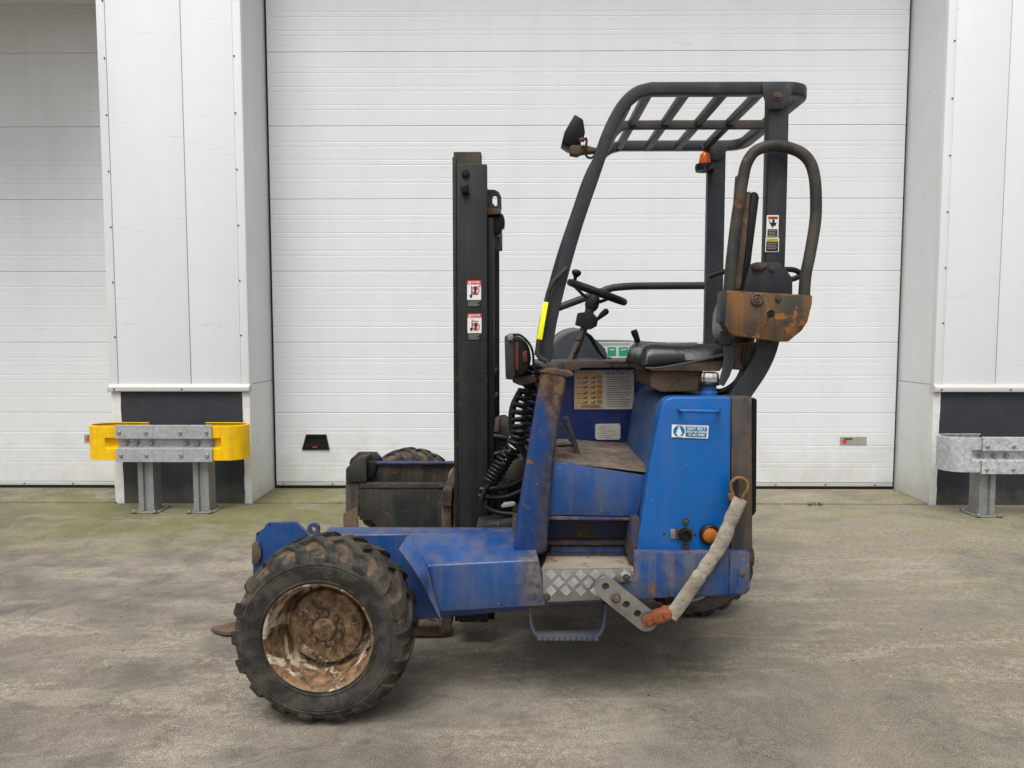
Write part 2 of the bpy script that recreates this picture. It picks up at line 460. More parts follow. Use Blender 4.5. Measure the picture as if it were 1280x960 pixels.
# concrete yard
def concrete(name, moss_on, tone=1.0):
    m = NB(name)
    X, Y, Z = m.sep()
    t = tone
    big = m.noise(0.6, 4, 0.6)
    med = m.noise(4.6, 6, 0.70, None, 0.5)
    brush = m.noise(1.0, 6, 0.68, m.mapping((1.3, 5.0, 1), (2, 3, 0)), 0.7)
    grit = m.noise(170, 3, 0.75)
    fine = m.noise(34, 3, 0.65)
    st = m.noise(1.5, 6, 0.66, m.mapping((1, 1.25, 1), (7, 4, 0)), 0.3)
    rag = m.math('ADD', m.math('MULTIPLY', m.math('SUBTRACT', fine, 0.5), 0.30), m.math('MULTIPLY', m.math('SUBTRACT', grit, 0.5), 0.28))
    med = m.math('ADD', med, rag)
    brush = m.math('ADD', brush, rag)
    st = m.math('ADD', st, rag)
    c = m.mix(m.mr(big, 0.38, 0.62), (0.245 * t, 0.208 * t, 0.162 * t), (0.300 * t, 0.263 * t, 0.212 * t))
    c = m.mix(m.math('MULTIPLY', m.mr(med, 0.46, 0.60), 0.70), c, (0.150 * t, 0.126 * t, 0.096 * t))
    c = m.mix(m.math('MULTIPLY', m.mr(brush, 0.49, 0.62), 0.70), c, (0.39 * t, 0.345 * t, 0.262 * t))
    c = m.mix(m.math('MULTIPLY', m.mr(st, 0.50, 0.61), 0.62), c, (0.115 * t, 0.106 * t, 0.094 * t))
    spot = m.mr(m.math('ADD', m.voro(1.9, m.mapping((1, 1.3, 1), (4, 9, 0))), m.math('MULTIPLY', fine, 0.07)), 0.10, 0.045)
    c = m.mix(m.math('MULTIPLY', spot, 0.6), c, (0.05, 0.045, 0.04))
    if moss_on:
        my = m.mr(Y, 4.0, 5.1)
        mx = m.math('MAXIMUM', m.mr(m.math('ABSOLUTE', m.math('ADD', X, 2.3)), 2.0, 0.4), m.mr(X, 2.6, 4.2, 0.0, 0.6))
        mk = m.math('MULTIPLY', m.math('MULTIPLY', my, m.math('ADD', m.math('MULTIPLY', mx, 1.0), 0.36)), m.mr(m.math('ADD', brush, m.math('MULTIPLY', med, 0.6)), 0.66, 0.90))
        c = m.mix(m.math('MINIMUM', mk, 0.8), c, (0.128, 0.128, 0.034))
        yel = m.math('MULTIPLY', m.math('MULTIPLY', m.mr(X, -0.5, 2.5), m.mr(med, 0.40, 0.58)), 0.48)
        c = m.mix(yel, c, (0.275, 0.245, 0.155))
    gx = m.math('MULTIPLY', m.mr(grit, 0.36, 0.66, 0.42, 1.60), m.mr(fine, 0.34, 0.68, 0.80, 1.20))
    gc = m.new('ShaderNodeCombineXYZ')
    for i in range(3):
        m.link(gx, gc.inputs[i])
    c = m.mix(0.9, c, gc.outputs[0], 'MULTIPLY')
    cv = m.new('ShaderNodeVectorMath')
    cv.operation = 'ADD'
    m.link(m.co, cv.inputs[0])
    cn = m.new('ShaderNodeTexNoise')
    cn.inputs['Scale'].default_value = 1.8
    cn.inputs['Detail'].default_value = 5
    m.link(m.co, cn.inputs['Vector'])
    m.link(cn.outputs['Color'], cv.inputs[1])
    ce = m.new('ShaderNodeTexVoronoi')
    ce.feature = 'DISTANCE_TO_EDGE'
    ce.inputs['Scale'].default_value = 0.62
    m.link(cv.outputs[0], ce.inputs['Vector'])
    crack = m.math('MULTIPLY', m.mr(ce.outputs['Distance'], 0.0045, 0.0015), m.mr(st, 0.46, 0.54))
    c = m.mix(m.math('MULTIPLY', crack, 0.38), c, (0.05, 0.043, 0.033))
    m.bump(m.math('ADD', grit, fine), 0.40, 0.006)
    return m.set(c, 0.9)
M['concrete'] = concrete('yard_concrete', True, 0.77)
M['apron'] = concrete('door_apron_concrete', True, 0.86)
M['joint'] = plain('joint_dirt', (0.03, 0.027, 0.02), 0.95, var=0.4)
M['pebble'] = plain('loose_grit', (0.13, 0.115, 0.095), 0.9, var=0.5, scale=3)
M['weed'] = plain('weed_green', (0.06, 0.11, 0.025), 0.6, var=0.3)


# ------------------------------------------------------------------ mesh helpers
def tagged(o, label, cat, group=None):
    o['label'] = label
    o['category'] = cat
    if group:
        o['group'] = group
    return o


def empty(name, loc, parent=None):
    o = bpy.data.objects.new(name, None)
    COL.objects.link(o)
    o.location = loc
    o.empty_display_size = 0.1
    if parent:
        set_parent(o, parent)
    return o


def wloc(o):
    l = Vector(o.location)
    while o.parent:
        o = o.parent
        l = l + Vector(o.get('_w', (0, 0, 0))) * 0
    return l


def set_parent(o, p):
    """keep o where it stands in the world (nothing here is rotated or scaled at object level above it)"""
    o.parent = p
    t = Vector((0, 0, 0))
    q = p
    o.matrix_parent_inverse = Matrix.Translation(-world_origin(p))


WORLD0 = {}


def world_origin(p):
    return Vector(WORLD0.get(p.name, p.location))


def obj(name, bm, mat, parent=None, angle=38, mats=None):
    me = bpy.data.meshes.new(name)
    bmesh.ops.recalc_face_normals(bm, faces=bm.faces)
    bm.to_mesh(me)
    bm.free()
    if mats:
        for k in mats:
            me.materials.append(M[k])
    else:
        me.materials.append(M[mat])
    me.shade_smooth()
    me.set_sharp_from_angle(angle=R(angle))
    o = bpy.data.objects.new(name, me)
    COL.objects.link(o)
    if parent:
        set_parent(o, parent)
    return o


def copy_piece(o, loc, parent=None):
    c = o.copy()
    COL.objects.link(c)
    c.location = loc
    if parent:
        set_parent(c, parent)
    return c


def BM():
    return bmesh.new()


def box(bm, x0, x1, y0, y1, z0, z1):
    v = [bm.verts.new(p) for p in ((x0, y0, z0), (x1, y0, z0), (x1, y1, z0), (x0, y1, z0),
                                   (x0, y0, z1), (x1, y0, z1), (x1, y1, z1), (x0, y1, z1))]
    for f in ((0, 3, 2, 1), (4, 5, 6, 7), (0, 1, 5, 4), (1, 2, 6, 5), (2, 3, 7, 6), (3, 0, 4, 7)):
        bm.faces.new([v[i] for i in f])
    return bm


def hexa(bm, p):
    v = [bm.verts.new(q) for q in p]
    for f in ((0, 3, 2, 1), (4, 5, 6, 7), (0, 1, 5, 4), (1, 2, 6, 5), (2, 3, 7, 6), (3, 0, 4, 7)):
        bm.faces.new([v[i] for i in f])
    return bm


def prism(bm, poly, y0, y1):
    a = [bm.verts.new((x, y0, z)) for x, z in poly]
    b = [bm.verts.new((x, y1, z)) for x, z in poly]
    bm.faces.new(a)
    bm.faces.new(list(reversed(b)))
    n = len(poly)
    for i in range(n):
        j = (i + 1) % n
        bm.faces.new((a[j], a[i], b[i], b[j]))
    return bm


def prism_holes(bm, outer, holes, y0, y1):
    for y in (y0, y1):
        es = []
        for loop in [outer] + holes:
            vs = [bm.verts.new((x, y, z)) for x, z in loop]
            for i in range(len(vs)):
                es.append(bm.edges.new((vs[i], vs[(i + 1) % len(vs)])))
        bmesh.ops.triangle_fill(bm, use_beauty=True, use_dissolve=False, edges=es)
    bm.verts.ensure_lookup_table()
    n = sum(len(l) for l in [outer] + holes)
    k = 0
    for loop in [outer] + holes:
        m = len(loop)
        for i in range(m):
            j = (i + 1) % m
            bm.faces.new((bm.verts[k + i], bm.verts[k + j], bm.verts[n + k + j], bm.verts[n + k + i]))
        k += m
    return bm


def bevel(bm, w, seg=2, ang=25):
    bm.normal_update()
    es = [e for e in bm.edges if len(e.link_faces) == 2 and e.calc_face_angle(0) > R(ang)]
    bmesh.ops.bevel(bm, geom=es, offset=w, segments=seg, affect='EDGES', clamp_overlap=True, profile=0.5)
    return bm


def fillet(pts, r, n=5):
    out = [Vector(pts[0])]
    for i in range(1, len(pts) - 1):
        a, b, c = Vector(pts[i - 1]), Vector(pts[i]), Vector(pts[i + 1])
        d1, d2 = (a - b), (c - b)
        k = min(r, d1.length * 0.48, d2.length * 0.48)
        p, q = b + d1.normalized() * k, b + d2.normalized() * k
        for j in range(n + 1):
            t = j / n
            out.append(p * (1 - t) ** 2 + b * 2 * t * (1 - t) + q * t * t)
    out.append(Vector(pts[-1]))
    return out


def spline(pts, n=6):
    P = [Vector(p) for p in pts]
    P = [P[0] * 2 - P[1]] + P + [P[-1] * 2 - P[-2]]
    out = []
    for i in range(1, len(P) - 2):
        for j in range(n):
            t = j / n
            p0, p1, p2, p3 = P[i - 1], P[i], P[i + 1], P[i + 2]
            out.append(0.5 * ((2 * p1) + (p2 - p0) * t + (2 * p0 - 5 * p1 + 4 * p2 - p3) * t * t + (3 * p1 - p0 - 3 * p2 + p3) * t ** 3))
    out.append(P[-2])
    return out


def frames(pts, ref):
    T = []
    for i in range(len(pts)):
        a = pts[max(0, i - 1)]
        b = pts[min(len(pts) - 1, i + 1)]
        T.append((b - a).normalized())
    u = Vector(ref)
    u = (u - T[0] * u.dot(T[0])).normalized()
    out = []
    for i, t in enumerate(T):
        if i:
            ax = T[i - 1].cross(t)
            if ax.length > 1e-7:
                u = Matrix.Rotation(T[i - 1].angle(t), 3, ax.normalized()) @ u
            u = (u - t * u.dot(t)).normalized()
        out.append((t, u, t.cross(u)))
    return out


def sweep(bm, pts, sec, ref=(0, 1, 0), scale=None, caps=True):
    pts = [Vector(p) for p in pts]
    fr = frames(pts, ref)
    rings = []
    for i, (p, (t, u, w)) in enumerate(zip(pts, fr)):
        k = scale(i / (len(pts) - 1)) if scale else 1.0
        rings.append([bm.verts.new(p + u * (a * k) + w * (b * k)) for a, b in sec])
    n = len(sec)
    for r0, r1 in zip(rings, rings[1:]):
        for i in range(n):
            j = (i + 1) % n
            bm.faces.new((r0[i], r0[j], r1[j], r1[i]))
    if caps:
        bm.faces.new(list(reversed(rings[0])))
        bm.faces.new(rings[-1])
    return bm


def circ(r, n=12, r2=None):
    r2 = r if r2 is None else r2
    return [(r * math.cos(2 * PI * i / n), r2 * math.sin(2 * PI * i / n)) for i in range(n)]


def rrect(a, b, c):
    """rounded rectangle section: half sizes a, b, corner c"""
    out = []
    for sx, sy, st in ((1, 1, 0), (-1, 1, 1), (-1, -1, 2), (1, -1, 3)):
        for k in range(3):
            t = (st + k / 2) * PI / 2
            out.append((sx * (a - c) + c * math.cos(t), sy * (b - c) + c * math.sin(t)))
    return out


def tube(bm, pts, r, n=12, ref=(0, 1, 0), scale=None):
    return sweep(bm, pts, circ(r, n), ref, scale)


def lathe(bm, prof, c, axis='Y', n=32, closed_ends=True):
    """prof: list of (radius, offset along axis)"""
    rings = []
    for r, a in prof:
        ring = []
        for i in range(n):
            t = 2 * PI * i / n
            x, y = r * math.cos(t), r * math.sin(t)
            if axis == 'Y':
                p = (c[0] + x, c[1] + a, c[2] + y)
            elif axis == 'Z':
                p = (c[0] + x, c[1] + y, c[2] + a)
            else:
                p = (c[0] + a, c[1] + x, c[2] + y)
            ring.append(bm.verts.new(p))
        rings.append(ring)
    for r0, r1 in zip(rings, rings[1:]):
        for i in range(n):
            j = (i + 1) % n
            bm.faces.new((r0[i], r0[j], r1[j], r1[i]))
    if closed_ends:
        bm.faces.new(rings[0])
        bm.faces.new(list(reversed(rings[-1])))
    return bm


def torus(bm, c, R0, r0, u, w, n=40, m=10):
    u, w = Vector(u).normalized(), Vector(w).normalized()
    ax = u.cross(w)
    rings = []
    for i in range(n):
        t = 2 * PI * i / n
        d = u * math.cos(t) + w * math.sin(t)
        rings.append([bm.verts.new(Vector(c) + d * (R0 + r0 * math.cos(2 * PI * j / m)) + ax * (r0 * math.sin(2 * PI * j / m))) for j in range(m)])
    for i in range(n):
        a, b = rings[i], rings[(i + 1) % n]
        for j in range(m):
            k = (j + 1) % m
            bm.faces.new((a[j], a[k], b[k], b[j]))
    return bm


def helix(path, r, turns, n=14):
    pts = spline(path, 12)
    fr = frames(pts, (0, 1, 0))
    out = []
    tot = turns * n
    for i in range(tot + 1):
        f = i / tot * (len(pts) - 1)
        k = min(int(f), len(pts) - 2)
        t = f - k
        p = pts[k].lerp(pts[k + 1], t)
        u = fr[k][1].lerp(fr[k + 1][1], t)
        w = fr[k][2].lerp(fr[k + 1][2], t)
        a = 2 * PI * i / n
        out.append(p + u * (r * math.cos(a)) + w * (r * math.sin(a)))
    return out


def lettering(name, s, size, c, mat, parent, width=None, tilt=0.0, thick=0.0006, bold=0.0):
    """flat letters facing the yard (-Y), centred on point c"""
    cu = bpy.data.curves.new(name, 'FONT')
    cu.body = s
    cu.size = size
    cu.align_x = 'CENTER'
    cu.align_y = 'CENTER'
    cu.extrude = thick
    cu.offset = bold
    cu.resolution_u = 2
    t = bpy.data.objects.new(name, cu)
    COL.objects.link(t)
    dg = bpy.context.evaluated_depsgraph_get()
    me = bpy.data.meshes.new_from_object(t.evaluated_get(dg))
    bpy.data.objects.remove(t)
    xs = [v.co.x for v in me.vertices]
    wd = max(xs) - min(xs)
    kx = (width / wd) if width else 1.0
    me.transform(Matrix.Translation(c) @ Matrix.Rotation(tilt, 4, 'Y') @ Matrix.Rotation(PI / 2, 4, 'X') @ Matrix.Diagonal((kx, 1, 1, 1)))
    me.materials.clear()
    me.materials.append(M[mat])
    o = bpy.data.objects.new(name, me)
    COL.objects.link(o)
    set_parent(o, parent)
    return o


# shared bolts
def bolt_mesh(name, r, h, mat, sides=6, washer=True):
    bm = BM()
    if washer:
        lathe(bm, [(r * 1.55, 0), (r * 1.55, -h * 0.25), (r * 1.2, -h * 0.3)], (0, 0, 0), 'Y', 14)
    lathe(bm, [(r, 0), (r, -h * 0.85), (r * 0.82, -h)], (0, 0, 0), 'Y', sides)
    me = bpy.data.meshes.new(name)
    bmesh.ops.recalc_face_normals(bm, faces=bm.faces)
    bm.to_mesh(me)
    bm.free()
    me.materials.append(M[mat])
    return me


def place(name, me, loc, parent, rot=None):
    o = bpy.data.objects.new(name, me)
    COL.objects.link(o)
    o.location = loc
    if rot:
        o.rotation_euler = rot
    set_parent(o, parent)
    return o


# ================================================================== SETTING
YD, YWALL = 6.005, 5.50
XL1 = W(312, 485, YWALL).x        # right edge of the left pier
XL0 = W(138, 485, YWALL).x        # left edge of the left pier
XR0 = W(1167, 485, YWALL).x       # left edge of the right pier
XR1 = XR0 + 3.2
XLL = XL0 - 3.6
ZTOP = 5.6
ZHEAD = 4.9                        # head of the large opening
ZHEADL = W(60, 5, YD).z            # head of the left opening
ZL0, ZL1 = W(240, 489, YWALL).z, W(240, 480, YWALL).z

# ground: sub base, yard slab, aprons in front of the doors
bm = BM()
GX = [-40 + 80 * i / 40 for i in range(41)]
GY = [-40 + (YWALL - 0.030 + 40) * i / 40 for i in range(41)]
g = [[bm.verts.new((x, y, 0)) for x in GX] for y in GY]
for j in range(40):
    for i in range(40):
        bm.faces.new((g[j][i], g[j][i + 1], g[j + 1][i + 1], g[j + 1][i]))
ground = obj('ground', bm, 'concrete')
ground['kind'] = 'structure'
bm = BM()
box(bm, -12, 12, YWALL - 0.3, YD + 1.5, -0.2, -0.03)
o = obj('ground_joint', bm, 'joint')
o['kind'] = 'structure'
for nm, a, b in (('door_apron', XL1 + 0.002, XR0 - 0.002), ('door_apron', XLL, XL0 - 0.002)):
    bm = BM()
    box(bm, a, b, YWALL + 0.002, YD + 0.5, -0.1, 0.004)
    bevel(bm, 0.006, 2)
    o = obj(nm, bm, 'apron')
    o['kind'] = 'structure'

# ---- warehouse
wh = empty('warehouse', ((XL0 + XR0) / 2, YWALL, 0))
tagged(wh, 'white clad warehouse front with two sectional doors and anthracite plinths', 'building')
screw = bolt_mesh('screw', 0.0065, 0.005, 'steel_dark', 8, False)
Z0C = ZL1 - 0.004                  # lower end of the cladding


def pier(x0, x1, joints, trims):
    edges = [x0 + trims[0]] + joints + [x1 - trims[1]]
    for a, b in zip(edges, edges[1:]):
        bm = BM()
        box(bm, a + 0.0025, b - 0.0025, YWALL, YWALL + 0.06, Z0C, ZTOP)
        bevel(bm, 0.004, 2)
        obj('cladding_panel', bm, 'clad', wh)
    bm = BM()
    box(bm, x0 + 0.01, x1 - 0.01, YWALL + 0.03, YWALL + 0.5, 0.0, ZTOP - 0.01)
    obj('wall_core', bm, 'hole_shade', wh)


def corner_trim(x0, x1, z0, z1, proud, mat='trim'):
    bm = BM()
    box(bm, x0, x1, YWALL - proud, YWALL + 0.05, z0, z1)
    bevel(bm, 0.003, 2)
    return obj('corner_trim', bm, mat, wh)


TW = 0.062
pier(XL0, XL1, [W(239, 480, YWALL).x], (TW, TW))
pier(XR0, XR1, [W(1244, 480, YWALL).x, W(1244, 480, YWALL).x + 1.1], (TW, 0.0))
for x0, x1, sx in ((XL0, XL0 + TW, XL0 + TW - 0.009), (XL1 - TW, XL1, XL1 - TW + 0.009), (XR0, XR0 + TW, XR0 + TW - 0.012)):
    t = corner_trim(x0, x1, Z0C, ZTOP, 0.004)
    z = ZL1 + 0.30 + (x0 % 0.2)
    while z < 4.4:
        place('screw', screw, (sx, YWALL - 0.004, z), t)
        z += 0.415
# drip ledge above the plinth
for x0, x1 in ((XL0 - 0.004, XL1 + 0.006), (XR0 - 0.006, XR1)):
    bm = BM()
    prof = [(YWALL - 0.030, ZL0), (YWALL - 0.030, ZL0 + 0.034), (YWALL - 0.006, ZL1), (YWALL + 0.04, ZL1), (YWALL + 0.04, ZL0)]
    va = [bm.verts.new((x0, y, z)) for y, z in prof]
    vb = [bm.verts.new((x1, y, z)) for y, z in prof]
    bm.faces.new(va)
    bm.faces.new(vb)
    for i in range(5):
        bm.faces.new((va[i], va[(i + 1) % 5], vb[(i + 1) % 5], vb[i]))
    bevel(bm, 0.003, 2)
    led = obj('drip_flashing', bm, 'drip', wh)
    for k in range(3):
        xx = x0 + 0.05 + k * 0.52
        if xx < x1 - 0.02:
            place('screw', screw, (xx, YWALL - 0.031, ZL0 + 0.018), led)


# plinth: dark painted concrete with ragged white painted edges
def plinth(x0, x1, wl_, wr_):
    bm = BM()
    box(bm, x0 + 0.03, x1 - 0.03, YWALL + 0.004, YWALL + 0.06, -0.02, ZL0 + 0.002)
    pl = obj('plinth', bm, 'plinth', wh)
    for s in (0, 1):
        w_ = wl_ if s == 0 else wr_
        if not w_:
            continue
        n = 26
        poly = []
        for i in range(n + 1):
            z = -0.02 + (ZL0 + 0.015) * i / n
            wob = 0.006 * mnoise.noise((z * 9, s * 5 + x0, 0)) + 0.004 * mnoise.noise((z * 31, s * 3 + x0, 2))
            poly.append((w_ + wob, z))
        pts = [(0.0, poly[0][1])] + poly + [(0.0, poly[-1][1])]
        pts = [((x0 + p) if s == 0 else (x1 - p), z) for p, z in pts]
        bm = BM()
        prism(bm, pts, YWALL - 0.001, YWALL + 0.05)
        obj('plinth_edge', bm, 'rim_paint', wh)


plinth(XL0 + 0.02, XL1 - 0.002, W(151, 580, YWALL).x - W(140, 580, YWALL).x - 0.012, 0.055)
plinth(XR0 + 0.002, XR1, 0.052, 0)


# reveals
def reveal(x, s, z1):
    """side wall of a door opening at x, s = direction into the pier"""
    for a, b in ((0.0, ZL1 - 0.006), (ZL1 - 0.002, z1)):
        bm = BM()
        box(bm, min(x, x + s * 0.025), max(x, x + s * 0.025), YWALL + 0.006, YD + 0.25, a, b)
        bevel(bm, 0.002, 1)
        rv = obj('reveal_sheet', bm, 'reveal', wh)
        if b > 2:
            for k in range(8):
                place('screw', screw, (x - s * 0.0, YWALL + 0.23, a + 0.2 + k * 0.41), rv, (0, 0, -s * PI / 2 * -1))


reveal(XL1 - 0.001, -1, ZHEAD)
reveal(XR0 + 0.001, 1, ZHEAD)
reveal(XL0 + 0.001, 1, ZHEADL)
# heads over the openings
for a, b, zh, proj in ((XL1, XR0, ZHEAD, 0.0), (XLL, XL0, ZHEADL, 0.7)):
    bm = BM()
    box(bm, a + 0.001, b - 0.001, YWALL + 0.0, YD + 0.3, zh, ZTOP - 0.002)
    obj('lintel', bm, 'clad', wh)
    if proj:
        bm = BM()
        box(bm, a, b - 0.30, YWALL - proj, YWALL - 0.005, zh + 0.004, zh + 0.2)
        obj('added_shade_slab', bm, 'trim', wh)  # unseen slab, added out of view to darken the left door
bm = BM()
box(bm, XLL - 0.3, XLL, YWALL, YD + 0.3, 0, ZTOP)
obj('far_pier', bm, 'clad', wh)
bm = BM()
box(bm, XLL - 0.3, XR1, YD + 0.5, YD + 0.6, 0, ZTOP + 0.1)
obj('back_wall', bm, 'hole_shade', wh)
bm = BM()
box(bm, XLL - 0.3, XR1, YWALL + 0.07, YD + 0.6, ZTOP + 0.1, ZTOP + 0.3)
obj('roof_edge', bm, 'trim', wh)

# sectional doors
ZB = W(700, 603, YD).z             # lower edge of the lowest section
SEAMS = [W(700, v, YD).z for v in (603, 516.5, 430, 342, 251.5, 159, 64)]
PITCHZ = (SEAMS[-1] - SEAMS[0]) / 6.0


def door(x0, x1, zh, mat, mat_name):
    d = empty('sectional_door', ((x0 + x1) / 2, YD, 0), wh)
    zs = [SEAMS[0] + PITCHZ * i for i in range(9)]
    me = None
    for i in range(len(zs) - 1):
        z0, z1 = zs[i], zs[i + 1]
        if z0 > zh:
            break
        if me is None:
            h = PITCHZ
            prof = [(0.034, 0.0008), (0.0034, 0.0008), (0.0, 0.005)]
            for q in (0.25, 0.5, 0.75):
                for dz in (-0.026, 0.012):
                    zc = h * q + dz + 0.007
                    prof += [(0.0, zc - 0.0042), (0.0012, zc - 0.0016), (0.0012, zc + 0.0016), (0.0, zc + 0.0042)]
            prof += [(0.0, h - 0.0055), (0.0034, h - 0.001), (0.034, h - 0.001)]
            bm = BM()
            NX = 6
            cols = []
            for k in range(NX + 1):
                x = x0 + (x1 - x0) * k / NX
                cols.append([bm.verts.new((x, YD + y, z)) for y, z in prof])
            for a, b in zip(cols, cols[1:]):
                for j in range(len(prof)):
                    jj = (j + 1) % len(prof)
                    bm.faces.new((a[j], a[jj], b[jj], b[j]))
            bm.faces.new(cols[0])
            bm.faces.new(list(reversed(cols[-1])))
            s = obj('door_section', bm, mat, None, angle=20)
            s.location = (0, 0, z0)
            set_parent(s, d)
            me = s
        else:
            copy_piece(me, (0, 0, z0), d)
    bm = BM()
    box(bm, x0, x1, YD - 0.002, YD + 0.03, SEAMS[0] - 0.030, SEAMS[0] - 0.002)
    bevel(bm, 0.003, 1)
    ep = obj('bottom_profile', bm, 'door_edge', d)
    for k in range(14):
        xx = x0 + 0.06 + k * 0.415
        if xx < x1:
            place('screw', screw, (xx, YD - 0.003, SEAMS[0] - 0.016), d)
    bm = BM()
    box(bm, x0, x1, YD + 0.004, YD + 0.03, 0.006, SEAMS[0] - 0.031)
    bevel(bm, 0.008, 2)
    obj('bottom_seal', bm, 'rubber_seal', d)
    bm = BM()
    box(bm, x0 - 0.3, x1 + 0.3, YD + 0.06, YD + 0.08, 0.0, ZTOP - 0.1)
    obj('door_backing', bm, 'hole_shade', d)
    return d


GAP = 0.020
dm = door(XL1 + GAP, XR0 - GAP, ZHEAD, 'door', 'main')
dl = door(XLL, XL0 - 0.012, ZHEADL - 0.03, 'door_side', 'left')
dm['label'] = 'large white sectional door behind the forklift'
dl['label'] = 'greyer sectional door in the left opening'
for x in (XL1 + 0.002, XR0 - 0.002 - GAP + 0.003):
    bm = BM()
    box(bm, x, x + GAP - 0.004, YD + 0.015, YD + 0.05, 0.005, ZHEAD)
    obj('side_seal', bm, 'rubber_seal', wh)
# recessed pull handle
bm = BM()
outer = XZ([(383, 543), (408, 543), (412, 562), (378, 562)], YD)
inner = XZ([(385, 546.5), (406, 546.5), (407, 556), (383.5, 556)], YD)
prism_holes(bm, outer, [inner], YD - 0.010, YD + 0.002)
bevel(bm, 0.002, 1, 60)
hd = obj('pull_handle', bm, 'black', dm)
bm = BM()
prism(bm, inner, YD - 0.0035, YD - 0.001)
obj('handle_cup', bm, 'hole_shade', dm)  # flat sheet, the hollow's shade is in its colour
bm = BM()
prism(bm, XZ([(391, 558), (397, 558), (397, 559.4), (391, 559.4)], YD), YD - 0.0115, YD - 0.009)
obj('handle_mark', bm, 'red_vinyl', dm)


# maker's plate on the doors
def plate(u, v, dpar):
    bm = BM()
    prism(bm, XZ([(u - 16.5, v - 5), (u + 16.5, v - 5), (u + 16.5, v + 5), (u - 16.5, v + 5)], YD), YD - 0.004, YD - 0.001)
    obj('door_plate', bm, 'grey_vinyl', dpar)
    bm = BM()
    prism(bm, XZ([(u - 14, v - 1), (u - 8, v - 1), (u - 10, v + 4), (u - 13, v + 3)], YD), YD - 0.005, YD - 0.0042)
    obj('plate_logo', bm, 'red_vinyl', dpar)
    bm = BM()
    prism(bm, XZ([(u - 12, v - 3.2), (u - 1, v - 3.2), (u - 1, v - 1.6), (u - 12, v - 1.6)], YD), YD - 0.005, YD - 0.0042)
    obj('plate_print', bm, 'black_vinyl', dpar)


plate(1066.5, 551, dm)
plate(122, 548, dl)


# ---- crash barriers
def wbeam(bm, path, z0, z1, depth, flat):
    """sheet swept along path (list of (x, y, nx, ny, recess 0..1))"""
    h = z1 - z0
    prof = [(-0.016, 0.0), (0.0, 0.012), (0.0, 0.335), (-1, 0.40), (-1, 0.60), (0.0, 0.665), (0.0, 0.988), (-0.016, 1.0)]
    cols = []
    for x, y, nx, ny, k in path:
        col = []
        for d, f in prof:
            dd = (-depth * k) if d == -1 else d
            col.append(bm.verts.new((x + nx * dd, y + ny * dd, z0 + h * f)))
        cols.append(col)
    for a, b in zip(cols, cols[1:]):
        for i in range(len(prof) - 1):
            bm.faces.new((a[i], a[i + 1], b[i + 1], b[i]))
    bmesh.ops.recalc_face_normals(bm, faces=bm.faces)
    bmesh.ops.solidify(bm, geom=list(bm.faces), thickness=0.006)
    return bm


bolt_b = bolt_mesh('bolt', 0.0135, 0.014, 'steel', 10)


def barrier(name, xa, xb, yf, z0, z1, left_cap, right_cap, posts, capmat, railmat, bolts, label):
    rt = empty(name, ((xa + xb) / 2, yf + 0.15, 0))
    tagged(rt, label, 'crash barrier', 'steel crash barriers in front of the piers')
    bm = BM()
    n = 10
    wbeam(bm, [(xa + (xb - xa) * i / n, yf, 0, -1, 1.0) for i in range(n + 1)], z0, z1, 0.045, 0)
    obj('rail', bm, railmat, rt, angle=50)
    rr = 0.125
    for side, on in ((-1, left_cap), (1, right_cap)):
        if not on:
            continue
        x = xa if side < 0 else xb
        xe = W(on, 550, yf + rr).x
        path = []
        st = abs(xe - x) - rr
        x -= side * 0.03
        L = st + 0.03
        for i in range(9):
            f = i / 8
            k = 1.0 if f < 0.62 else max(0.0, 1 - (f - 0.62) / 0.1)
            path.append((x + side * L * f, yf + 0.009, 0, -1, k * 0.9))
        cx = x + side * L
        for i in range(1, 17):
            a = PI * i / 16
            path.append((cx + side * rr * math.sin(a), yf + 0.009 + rr - rr * math.cos(a), side * math.sin(a), -math.cos(a), 0.0))
        for i in range(1, 6):
            path.append((cx - side * 0.24 * i / 5, yf + 0.009 + 2 * rr, 0, 1, 0.0))
        bm = BM()
        wbeam(bm, path, z0 + 0.004, z1 - 0.002, 0.045, 0)
        obj('end_cap', bm, capmat, rt, angle=50)
    for px in posts:
        bm = BM()
        hw, dp, t = 0.056, 0.12, 0.006
        y0 = yf + 0.06
        sec = [(-hw, 0), (-hw * .35, 0), (-hw * .25, 0.018), (hw * .25, 0.018), (hw * .35, 0), (hw, 0), (hw, dp), (hw * .5, dp), (hw * .5, dp - t),
               (hw - t, dp - t), (hw - t, t), (hw * .4, t), (hw * .28, 0.018 + t), (-hw * .28, 0.018 + t), (-hw * .4, t), (-hw + t, t),
               (-hw + t, dp - t), (-hw * .5, dp - t), (-hw * .5, dp), (-hw, dp)]
        zt = z1 - 0.03
        a = [bm.verts.new((px + x, y0 + y, 0.012)) for x, y in sec]
        b = [bm.verts.new((px + x, y0 + y, zt)) for x, y in sec]
        bm.faces.new(a)
        bm.faces.new(list(reversed(b)))
        for i in range(len(sec)):
            j = (i + 1) % len(sec)
            bm.faces.new((a[i], a[j], b[j], b[i]))
        po = obj('post', bm, 'galv_dull', rt)
        bm = BM()
        box(bm, px - 0.095, px + 0.095, y0 - 0.04, y0 + dp + 0.05, 0.001, 0.010)
        bevel(bm, 0.003, 1)
        bp = obj('base_plate', bm, 'plate_dull', po)
        for sx in (-1, 1):
            for sy in (-0.03, dp + 0.03):
                place('bolt', bolt_b, (px + sx * 0.075, y0 + sy, 0.010), po, (-PI / 2, 0, 0))
        for zz in (0.09,):
            pass
    for u, v in bolts:
        mid = 0.44 < (W(u, v, yf).z - z0) / (z1 - z0) < 0.56
        yy = yf + (0.034 if mid else 0.0) - 0.001
        p = W(u, v, yy)
        place('bolt', bolt_b, (p.x, yy, p.z), rt)
    return rt


